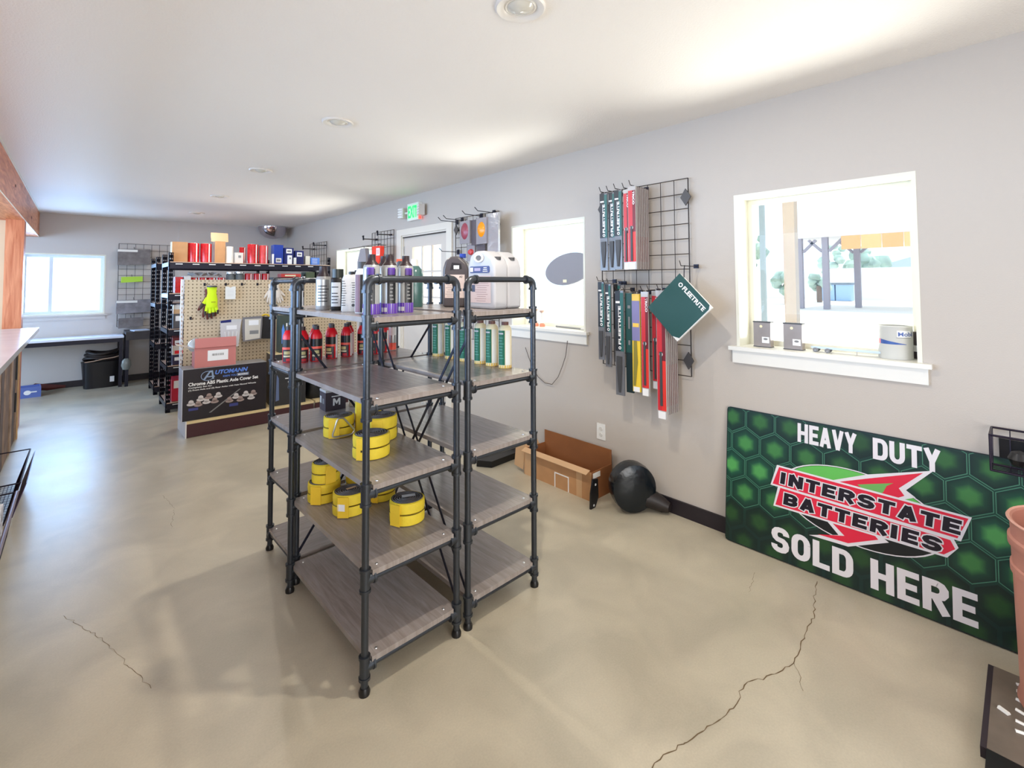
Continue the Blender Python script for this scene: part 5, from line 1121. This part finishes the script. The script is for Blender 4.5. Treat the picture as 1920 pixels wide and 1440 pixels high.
for row in range(-2, 5):
    for col in range(-1, 10):
        cx = .108 + col * .155 + (.0775 if row % 2 else 0); cz = .566 - row * .136
        tt = cz / SH; side = min(1, abs(cx - SW * .5) / (SW * .42)); g = max(0, 1 - abs(tt - .58) * 2.0) * (.15 + .85 * side)
        if cz < .2: g *= .15
        hi = tuple(x * (.16 + .84 * g) for x in lin((82, 158, 86))); mid = tuple(x * (.24 + .76 * g) for x in lin((34, 84, 64))); low = tuple(x * (.4 + .6 * g) for x in lin((20, 56, 48)))
        rings = []
        for R_, col_ in ((.0001, hi), (HR * .3, hi), (HR * .6, mid), (HR * .9, low)):
            ring = []
            for q_ in range(6):
                a = PI / 6 + q_ * PI / 3; ax, az = cx + R_ * math.cos(a), cz + R_ * math.sin(a)
                ax = min(max(ax, .004), SW - .004); az = min(max(az, .004), SH - .004)
                ring.append(len(vs)); vs.append(pt(ax, az, .0072)); cs.append(col_)
            rings.append(ring)
        for r1, r2 in zip(rings, rings[1:]):
            for q_ in range(6): fs.append((r1[q_], r2[q_], r2[(q_ + 1) % 6], r1[(q_ + 1) % 6]))
        if g > .16:
            for q_ in (0, 1, 2, 3, 4, 5):
                a0, a1 = PI / 6 + q_ * PI / 3, PI / 6 + (q_ + 1) * PI / 3
                P_ = clip_poly([(cx + HR * .97 * math.cos(a0), cz + HR * .97 * math.sin(a0)), (cx + HR * .97 * math.cos(a1), cz + HR * .97 * math.sin(a1)), (cx + HR * .93 * math.cos(a1), cz + HR * .93 * math.sin(a1)), (cx + HR * .93 * math.cos(a0), cz + HR * .93 * math.sin(a0))])
                if len(P_) >= 3: hb.poly(P_, Z0, SU, SV, SN, 0, .0078)
vmesh('honeycomb_print', vs, fs, cs, t, SVC)
hb.obj('honeycomb_line', mat('hex_line', (72, 124, 100), .4), t)
SW_W = mat('sign_white', (226, 222, 226), .45); SBK = mat('sign_black', (26, 14, 30), .4); SRD = mat('sign_red', (222, 38, 66), .4); SGR = mat('sign_green', (98, 186, 84), .4); SDK = mat('sign_dark', (22, 26, 26), .4)
def sp(pts, m, z, nm): return B().poly(pts, Z0, SU, SV, SN, 0, z).obj(nm, m, t)
def stext(s_, m, a, c, w_, h_, z, bold, ang=0, nm='lettering', shear=0):
    U = SU * math.cos(ang) + SV * math.sin(ang); V = -SU * math.sin(ang) + SV * math.cos(ang)
    return text(s_, m, t, pt(a, c, z), U, (V + U * shear) if shear else V, w=w_, h=h_, bold=bold, depth=0, name=nm)
def arc(cx, cy, rx, ry, a0, a1, n=5): return [(cx + rx * math.cos(math.radians(a0 + (a1 - a0) * i / n)), cy + ry * math.sin(math.radians(a0 + (a1 - a0) * i / n))) for i in range(n + 1)]
def glyph(c, w_, h_, tx, ty):
    l, r, b_, tp = tx / 2, w_ - tx / 2, ty / 2, h_ - ty / 2; m = h_ / 2; cx = w_ / 2; rx, ry = min(.32 * w_, .45 * (r - l)), min(.25 * h_, .45 * (tp - b_))
    if c == 'H': return [[(l, 0), (l, h_)], [(r, 0), (r, h_)], [(l, m), (r, m)]]
    if c == 'E': return [[(l, 0), (l, h_)], [(0, tp), (w_, tp)], [(l, m), (w_ * .9, m)], [(0, b_), (w_, b_)]]
    if c == 'A': return [[(l * .9, 0), (cx, h_)], [(w_ - l * .9, 0), (cx, h_)], [(w_ * .22, h_ * .28), (w_ * .78, h_ * .28)]]
    if c == 'V': return [[(l * .9, h_), (cx, 0)], [(w_ - l * .9, h_), (cx, 0)]]
    if c == 'Y': return [[(l * .9, h_), (cx, h_ * .42)], [(w_ - l * .9, h_), (cx, h_ * .42)], [(cx, h_ * .5), (cx, 0)]]
    if c == 'T': return [[(cx, 0), (cx, h_)], [(0, tp), (w_, tp)]]
    if c == 'L': return [[(l, 0), (l, h_)], [(0, b_), (w_, b_)]]
    if c == 'I': return [[(l, 0), (l, h_)]]
    if c == 'N': return [[(l, 0), (l, h_)], [(r, 0), (r, h_)], [(l, h_), (r, 0)]]
    if c == 'U': return [[(l, h_), (l, b_ + ry)] + arc(l + rx, b_ + ry, rx, ry, 180, 270) + arc(r - rx, b_ + ry, rx, ry, 270, 360) + [(r, h_)]]
    if c == 'D': return [[(l, 0), (l, h_)], [(0, tp), (r - rx, tp)] + arc(r - rx, tp - ry, rx, ry, 90, 0) + arc(r - rx, b_ + ry, rx, ry, 0, -90) + [(0, b_)]]
    if c == 'O': return [arc(r - rx, tp - ry, rx, ry, 0, 90) + arc(l + rx, tp - ry, rx, ry, 90, 180) + arc(l + rx, b_ + ry, rx, ry, 180, 270) + arc(r - rx, b_ + ry, rx, ry, 270, 360) + [(r, tp - ry)]]
    q = (tp - m) / 2; q2 = (m - b_) / 2; rx2 = min(rx, .4 * (r - l))
    if c == 'S': return [[(r, tp - q * .95)] + arc(r - rx2, tp - q * .8, rx2, q * .8, 0, 90) + arc(l + rx2, tp - q, rx2, q, 90, 250) + arc(r - rx2, b_ + q2, rx2, q2, 70, -90) + arc(l + rx2, b_ + q2 * .8, rx2, q2 * .8, 270, 180) + [(l, b_ + q2 * .95)]]
    if c == 'R': return [[(l, 0), (l, h_)], [(0, tp), (r - rx2, tp)] + arc(r - rx2, tp - q, rx2, q, 90, -90) + [(0, m)], [(cx * .95, m), (w_ - l * .7, 0)]]
    if c == 'B': return [[(l, 0), (l, h_)], [(0, tp), (r - rx2, tp)] + arc(r - rx2, tp - q, rx2 * .9, q, 90, -90) + [(0, m)], [(0, m), (r - rx2, m)] + arc(r - rx2, b_ + q2, rx2, q2, 90, -90) + [(0, b_)]]
    return []
def word(s_, m, a, c, w_, h_, z, tf=.3, tyf=.2, gap=.12, grow=0., ang=0, shear=0, nm='lettering'):
    wd = {'I': .42, 'E': .88, 'L': .85, 'T': .95}; tot = sum(wd.get(ch, 1) for ch in s_) + gap * (len(s_) - 1); u = w_ / tot; x = 0
    for ch in s_:
        lw_ = wd.get(ch, 1) * u; tx, ty = tf * u + 2 * grow, tyf * h_ + 2 * grow; b = B(); cosb, sinb = math.cos(ang), math.sin(ang)
        for ip, path in enumerate(glyph(ch, lw_, h_, tf * u, tyf * h_)):
            n = len(path); L_, R_ = [], []
            P_ = [Vector(p) for p in path]
            if grow: P_[0] = P_[0] + (P_[0] - P_[1]).normalized() * grow; P_[-1] = P_[-1] + (P_[-1] - P_[-2]).normalized() * grow
            for i, p in enumerate(P_):
                d0 = (P_[i] - P_[i - 1]).normalized() if i else (P_[1] - P_[0]).normalized(); d1 = (P_[i + 1] - P_[i]).normalized() if i < n - 1 else d0
                if d0.length < .5: d0 = d1
                if d1.length < .5: d1 = d0
                d = (d0 + d1).normalized(); nn = Vector((-d.y, d.x)); k = 1 / max(.7, nn.dot(Vector((-d0.y, d0.x)))); o_ = Vector((nn.x * tx / 2 * k, nn.y * ty / 2 * k))
                L_.append(p + o_); R_.append(p - o_)
            f_ = lambda p: pt(a + (x + p.x + shear * p.y) * cosb - p.y * sinb, c + (x + p.x) * sinb + p.y * cosb, z + .00008 * ip)
            b.add([f_(p) for p in L_] + [f_(p) for p in R_], [(i, i + 1, n + i + 1, n + i) for i in range(n - 1)])
        b.obj(nm, m, t); x += (wd.get(ch, 1) + gap) * u
word('HEAVY', SW_W, .376, .640, .262, .098, .0085, .33, .2, .1); word('DUTY', SW_W, .703, .637, .246, .1, .0085, .33, .2, .1)
word('SOLD', SW_W, .25, .04, .37, .128, .0085, .34, .2, .12); word('HERE', SW_W, .688, .038, .366, .135, .0085, .34, .2, .12)
# ellipse
def ell(sc_, dx=0, dz=0, ang=-.06):
    out = []
    for i in range(48):
        a = 2 * PI * i / 48; x, y_ = .335 * sc_ * math.cos(a), .178 * sc_ * math.sin(a); out.append((.63 + dx + x * math.cos(ang) - y_ * math.sin(ang), .383 + dz + x * math.sin(ang) + y_ * math.cos(ang)))
    return out
sp(ell(1.0), SW_W, .0088, 'oval_outline'); sp(ell(.975), SDK, .0091, 'oval_fill')
up = [p for p in ell(.965) if p[1] > .383]; sp(up, SGR, .0094, 'oval_green')
bolt = [(.536, .480), (.69, .540), (.896, .628), (.80, .525), (.83, .50), (.80, .45), (.75, .25), (.70, .262), (.445, .192), (.56, .31)]
def grow(P_, d):
    cx = sum(p[0] for p in P_) / len(P_); cz = sum(p[1] for p in P_) / len(P_)
    return [(cx + (a - cx) * (1 + d), cz + (c - cz) * (1 + d)) for a, c in P_]
up_w = [(.50, .47), (.68, .556), (.925, .642), (.826, .527), (.86, .505), (.70, .42)]; up_r = [(.53, .473), (.69, .541), (.888, .622), (.80, .528), (.82, .50), (.70, .42)]
sp(up_w, SW_W, .0096, 'bolt_outline'); sp(up_r, SRD, .0099, 'bolt'); sp([(.64, .497), (.78, .545), (.755, .525), (.74, .49), (.70, .46)], mat('sign_green2', (110, 176, 90), .4), .0101, 'bolt_inset')
lo_w = [(.50, .29), (.56, .23), (.43, .182), (.60, .19), (.76, .27), (.65, .34)]; lo_r = [(.52, .29), (.585, .235), (.47, .20), (.60, .206), (.72, .268), (.65, .34)]
sp(lo_w, SW_W, .0096, 'bolt_outline'); sp(lo_r, SRD, .0099, 'bolt')
b1 = [(.276, .492), (1.045, .482), (1.008, .370), (.244, .378)]; b2 = [(.283, .385), (.985, .372), (1.0, .34), (.962, .285), (.259, .272)]
def inset(P_, d):
    cx = sum(p[0] for p in P_) / len(P_); cz = sum(p[1] for p in P_) / len(P_); out = []
    for a, c in P_: out.append((a - math.copysign(d, a - cx) * 1.2, c - math.copysign(d, c - cz)))
    return out
sp(b2, SW_W, .0103, 'banner_outline'); sp(inset(b2, .009), SRD, .0106, 'banner')
sp(b1, SW_W, .0104, 'banner_outline'); sp(inset(b1, .009), SRD, .0107, 'banner')
word('INTERSTATE', SW_W, .292, .399, .715, .062, .0112, .34, .26, .17, .005, -.006, .1, 'lettering_outline'); word('INTERSTATE', SBK, .292, .399, .715, .062, .0116, .34, .26, .17, 0, -.006, .1)
word('BATTERIES', SW_W, .308, .296, .635, .062, .0112, .34, .26, .17, .005, 0, .1, 'lettering_outline'); word('BATTERIES', SBK, .308, .296, .635, .062, .0116, .34, .26, .17, 0, 0, .1)

# ---- floor items by the right wall
t = thing('cardboard_tray', 'long low open kraft carton on the floor against the wall', 'box', (2.615, 2.06, 0), 0)
L_, Wd, Hh = .66, .24, .195
B().bx(0, 0, 0, .005, L_, Hh).obj('front_panel', KRAFT, t); B().bx(Wd - .005, 0, 0, Wd, L_, Hh + .1).obj('back_panel', KRAFTD, t)
B().bx(.005, 0, 0, Wd - .005, .005, Hh).bx(.005, L_ - .005, 0, Wd - .005, L_, Hh).bx(.005, .005, 0, Wd - .005, L_ - .005, .005).obj('end_panel', KRAFTD, t)
B().cb((-.0, L_ + .05, Hh - .06), (.005, .10, .2), Matrix.Rotation(.12, 3, 'X')).cb((.1, L_ + .03, Hh - .01), (.2, .08, .005), Matrix.Rotation(.9, 3, 'X')).obj('flap', KRAFTL, t)
B().cb((-.02, L_ * .5, Hh + .004), (.05, L_ - .02, .004), Matrix.Rotation(-.35, 3, 'Y')).obj('folded_edge', KRAFTL, t)
B().bx(-.0012, .08, 0, -.0001, .13, Hh).bx(-.0012, L_ - .1, 0, -.0001, L_ - .01, Hh).obj('packing_tape', KRAFTL, t)
B().bx(-.0014, .2, 0, -.0002, .208, .1).bx(-.0014, .33, 0, -.0002, .338, .1).bx(-.0014, .2, .1, -.0002, .338, .108).obj('white_outline', WHT, t)
b = B()
for k in range(5): b.cb((.02, -.002, .165), (.012, .004, .012))
B().bx(.02, -.003, .15, .1, -.0005, .185).obj('print_band', WHTP, t)
t = thing('steel_bracket', 'black steel bracket with bolt holes at the carton end', 'bracket', (2.56, 1.985, 0), 0)
B().poly([(-.035, .0), (.015, .0), (.05, .06), (.045, .18), (-.005, .19), (-.03, .1)], (0, .02, 0), (1, 0, 0), (0, 0, 1), (0, -1, 0), .012).obj('bracket_plate', BLKP, t)
for x, z in ((-.005, .02), (.015, .15)): B().cyl((x, .006, z), (x, .0045, z), .008, 10).obj('bolt_hole', LGR, t)
t = thing('wrapped_coil', 'glossy black plastic-wrapped coil beside the carton end', 'wrapped coil', (2.715, 1.80, 0), 0)
ob = B().lathe([(.0001, -.07), (.10, -.07), (.145, -.05), (.15, 0), (.145, .05), (.10, .07), (.0001, .07)], n=28).obj('coil_body', mat('wrap_black', (18, 26, 32), .22, bump=1, bscale=14), t, True); ob.rotation_euler = (PI / 2, 0, -.6); ob.location = (0, 0, .16); ob.scale = (1, 1.05, 1)
b = B().tube([(.06, -.06, .09), (.1, -.11, .07), (.12, -.16, .05), (.125, -.2, .045)], 0, 10, rs=[.06, .055, .045, .03]).obj('hose_tail', mat('hose_black', (40, 34, 34), .5), t, True)
t = thing('rubber_flap', 'black rubber flap lying on floor behind the pipe rack', 'rubber flap', (2.5, 2.98, 0), .2)
B().poly([(0, 0), (.34, -.05), (.3, .12), (.12, .2), (-.05, .12)], (0, 0, .002), (1, 0, 0), (0, 1, 0), (0, 0, 1), .05).obj('flap_body', BLKP, t)
# barrel, black box, wire basket at right
t = thing('plastic_barrel', 'tall salmon plastic barrel with banded rim at right edge', 'barrel', (2.48, -.12, .0355))
SAL = mat('salmon_plastic', (186, 126, 108), .45, var=.08, vscale=5)
B().lathe([(.0001, 0), (.182, 0), (.188, .012), (.183, .03), (.18, .05), (.186, .44), (.192, .445), (.192, .47), (.187, .475), (.188, .53), (.196, .54), (.196, .565), (.188, .57), (.189, .615), (.196, .625), (.192, .632), (.182, .625), (.178, .1), (.0001, .1)], n=48).obj('barrel_body', SAL, t, True)
B().lathe([(.194, .622), (.198, .628), (.194, .634), (.188, .63)], n=48).obj('rim', mat('salmon_rim', (216, 160, 140), .4), t, True)
t = thing('floor_pack', 'flat taupe pack with white script strokes under the salmon barrel', 'pack', (2.0, -.5, 0), .0)
B().bx(.13, 0, 0, .60, .63, .035).obj('pack_body', mat('pack_taupe', (112, 102, 92), .4, var=.15, vscale=12), t); B().bx(-.12, -.02, 0, .129, .63, .037).obj('black_band', BLKP, t); B().bx(.13, .63, 0, .60, .645, .034).obj('side_strip', mat('strip_black', (52, 44, 50), .5), t)
random.seed(11)
for k in range(6):
    y = .30 - k * .012; q = [(.54 - .05 * k + .012 * math.sin(i * 1.1 + k), .57 - .032 * i, .0365) for i in range(7)]
    B().tube(q, .006, 5).obj('script_stroke', WHTP, t, True)
B().tube([(.36, .61, .0365), (.345, .585, .0365)], .008, 6).obj('script_stroke', WHTP, t, True)
def basket(label, x0, x1, y0, y1, z0, z1, taper, group=None, fill=None, flip=1):
    t = thing('wire_basket', label, 'wire basket', (x0, y0, z0), 0, group); w_, l_, h_ = x1 - x0, y1 - y0, z1 - z0; b = B()
    top = [(0, 0, h_), (w_, 0, h_), (w_, l_, h_), (0, l_, h_)]; tp = taper; bot = [(0, 0, 0), (w_ - tp, 0, 0), (w_ - tp, l_, 0), (0, l_, 0)]
    BW = mat('basket_wire', (44, 38, 52), .4, .5)
    for i in range(4): b.tube([top[i], top[(i + 1) % 4]], .0045, 8); b.tube([bot[i], bot[(i + 1) % 4]], .004, 8); b.tube([top[i], bot[i]], .004, 8)
    b.obj('basket_frame', BW, t); b = B(); n = int(l_ / .05)
    for k in range(1, n): y = l_ * k / n; b.tube([(0, y, 0), (w_ - tp, y, 0), (w_, y, h_)], .002, 5)
    for k in range(1, 5): b.tube([((w_ - tp) * k / 5, 0, 0), ((w_ - tp) * k / 5, l_, 0)], .002, 5)
    b.obj('basket_mesh', BW, t)
    return t
t = basket('dark wire basket standing along the counter foot, farther one', -.415, -.25, 4.36, 5.2, .0, .245, .07, 'wire baskets along the counter')
B().poly([(0, 0), (.8, 0), (.8, .2), (0, .2)], (.13, .02, .03), (0, 1, 0), (.3, 0, 1), (1, 0, 0), .004).obj('divider_panel', mat('divider', (74, 50, 90), .4), t)
t = basket('wire basket full of silver packs by the counter, nearer one', -.415, -.25, 3.1, 4.15, .0, .255, .04, 'wire baskets along the counter')
B().cyl((.165, 0, .255), (.165, 1.05, .255), .009, 10).obj('rim_tube', mat('tube_grey', (150, 140, 156), .35, .5), t)
random.seed(5)
for k in range(9):
    o = thing('foil_pack', 'crumpled silver foil pack in the near basket, %s from the far end' % ['first', 'second', 'third', 'fourth', 'fifth', 'sixth', 'seventh', 'eighth', 'ninth'][k], 'foil pack', (-.35, 4.08 - k * .108, .12), random.uniform(-.1, .1), 'silver foil packs in the near basket')
    B().cb((0, 0, 0), (.1, .018, .2), Matrix.Rotation(-.35, 3, 'X')).obj('pack_body', mat('foil', (200, 200, 206), .25, .6, bump=1, bscale=16), o); B().cb((0, -.014, .02), (.05, .004, .06), Matrix.Rotation(-.35, 3, 'X')).obj('sticker', BLKP, o)
t = basket('black wire basket on the wall above the barrel', 2.72, 2.87, -.2, .12, .74, .88, .05)
B().bx(.145, .02, .02, .168, .3, .1).obj('mounting_plate', BLKP, t)
t2 = thing('rubber_ball', 'dark round ball lying in the wall basket', 'ball', (2.775, .04, .79)); B().lathe([(.0001, -.035), (.024, -.025), (.035, 0), (.024, .025), (.0001, .035)], n=18).obj('ball_body', BLKP, t2, True)

# ================================================================== OUTSIDE
GR = mat('pavement', (214, 210, 202), .9)
st(B().bx(W + .2, -60, -.15, 90, 120, -.02).bx(-60, D + .2, -.15, W + .2, 120, -.02).obj('pavement', GR))
def ext(name, label, cat, loc, parts, group=None):
    t = thing(name, label, cat, loc, 0, group)
    for nm, m, bb in parts: B().bx(*bb).obj(nm, m, t)
    return t
TAN = mat('porch_post_tan', (158, 150, 144), .8); DKW = mat('post_grey', (142, 134, 142), .7)
st(B().bx(W + .2, -3, 2.3, 4.75, D, 2.5).obj('ceiling_porch', mat('porch_white', (246, 246, 244), .8)))
ext('porch_post', 'tan timber porch post just outside the near window', 'post', (4.5, 1.33, -.02), [('post_timber', TAN, (0, 0, 0, .09, .09, 2.318)), ('post_base', ZINC, (-.01, -.01, 0, .1, .1, .08))])
t = ext('canopy', 'open canopy with orange board fascia across the yard', 'canopy', (30, 3.6, 0), [('roof_slab', mat('canopy_roof', (226, 222, 220), .7), (0, -4, 3.95, 8, 5.3, 4.25))])
for k in range(8): B().bx(-.05, -3.9 + k * .87, 3.22, 0, -3.06 + k * .87, 3.94).obj('fascia_board', mat('fascia_orange_%d' % (k % 2), [(236, 176, 112), (226, 160, 98)][k % 2], .6), t)
for y, x in ((4.95, .1), (3.7, .1), (2.85, 3), (-3.9, .1)):
    p = B().bx(x, y, 0, x + .3, y + .28, 3.95).obj('canopy_post', DKW, t); B().cb((x + .15, y - .35, 3.5), (.15, .9, .14), Matrix.Rotation(-.8, 3, 'X')).cb((x + .15, y + .62, 3.5), (.15, .9, .14), Matrix.Rotation(.8, 3, 'X')).obj('knee_brace', DKW, p)
BIN = mat('bin_blue', (150, 180, 214), .6)
for y, nm in ((10.8, 'left'), (9.7, 'right')):
    t = ext('waste_bin', 'pale blue waste bin across the yard, %s one' % nm, 'bin', (44, y, 0), [('bin_body', BIN, (0, -.5, 0, .9, .5, 1.25)), ('bin_lid', mat('bin_lid', (110, 120, 130), .6), (-.05, -.55, 1.25, .95, .55, 1.42))], 'waste bins across the yard')
LEAF = mat('foliage_pale', (160, 180, 166), .9, var=.3, vscale=1.5); BARK = mat('bark', (120, 100, 84), .9)
def tree(label, x, y, h, r_, cat='tree', m=LEAF):
    t = thing('tree', label, cat, (x, y, 0), 0, 'trees beyond the yard'); rng = random.Random(int(x * 7 + y * 13)); b = B()
    for k in range(16):
        c = Vector((rng.uniform(-r_, r_) * .7, rng.uniform(-r_, r_) * .8, h * (.35 + .6 * rng.random()))); rad = r_ * rng.uniform(.25, .5); v = []; f = []
        for (rr2, zz) in ((.5, -.8), (.95, -.3), (1, .2), (.6, .8)):
            for i in range(8): a = 2 * PI * i / 8; q_ = rad * rng.uniform(.8, 1.15); v.append(c + Vector((q_ * rr2 * math.cos(a), q_ * rr2 * math.sin(a), rad * zz)))
        for j in range(3):
            for i in range(8): f.append((j * 8 + i, j * 8 + (i + 1) % 8, (j + 1) * 8 + (i + 1) % 8, (j + 1) * 8 + i))
        f += [tuple(range(8))[::-1], tuple(range(24, 32))]; b.add(v, f)
    b.obj('crown', m, t, True); B().tube([(0, 0, 0), (0, 0, h * .5)], .18, 8).obj('trunk', BARK, t)
tree('pale green tree behind the canopy, left one', 52, 12.2, 5.6, 1.1); tree('pale green broad tree behind the canopy, right one', 54, 10.2, 5.2, 1.7)
t = ext('perimeter_fence', 'long low white fence across the far side of the yard', 'fence', (46.5, -20, 0), [('fence_panel', mat('fence_white', (244, 244, 244), .8), (0, 0, 0, .1, 60, 2.5)), ('fence_cap', mat('fence_cap', (230, 230, 230), .8), (-.05, 0, 2.5, .15, 60, 2.6))])
tree('bare tall tree at the left side of near window view', 30, 11.2, 6, .9); tree('low hedge bush beyond the post', 40, 10.3, 2.4, .7, 'bush'); tree('low hedge bush left of the porch post', 36, 11.2, 2.2, .9, 'bush')
t = ext('shed_building', 'pale grey gabled shed far across the yard', 'building', (60, 7.6, 0), [('wall', mat('shed_grey', (150, 158, 168), .8), (0, -3, 0, 6, 3, 2.9))])
B().poly([(-3.1, 2.9), (3.1, 2.9), (0, 3.9)], (-.1, 0, 0), (0, 1, 0), (0, 0, 1), (1, 0, 0), 6.2).obj('roof', mat('shed_roof', (176, 188, 198), .8), t); B().bx(-.05, -.4, 1.6, 0, .4, 2.1).obj('window', DGR, t)
ext('utility_pole', 'thin grey lamp pole at left of near window view', 'pole', (12, 4.2, 0), [('pole_shaft', mat('pole_grey', (150, 160, 160), .6), (0, 0, 0, .1, .1, 3.6)), ('lamp_arm', DGR, (0, -.02, 3.5, .1, .35, 3.58))])
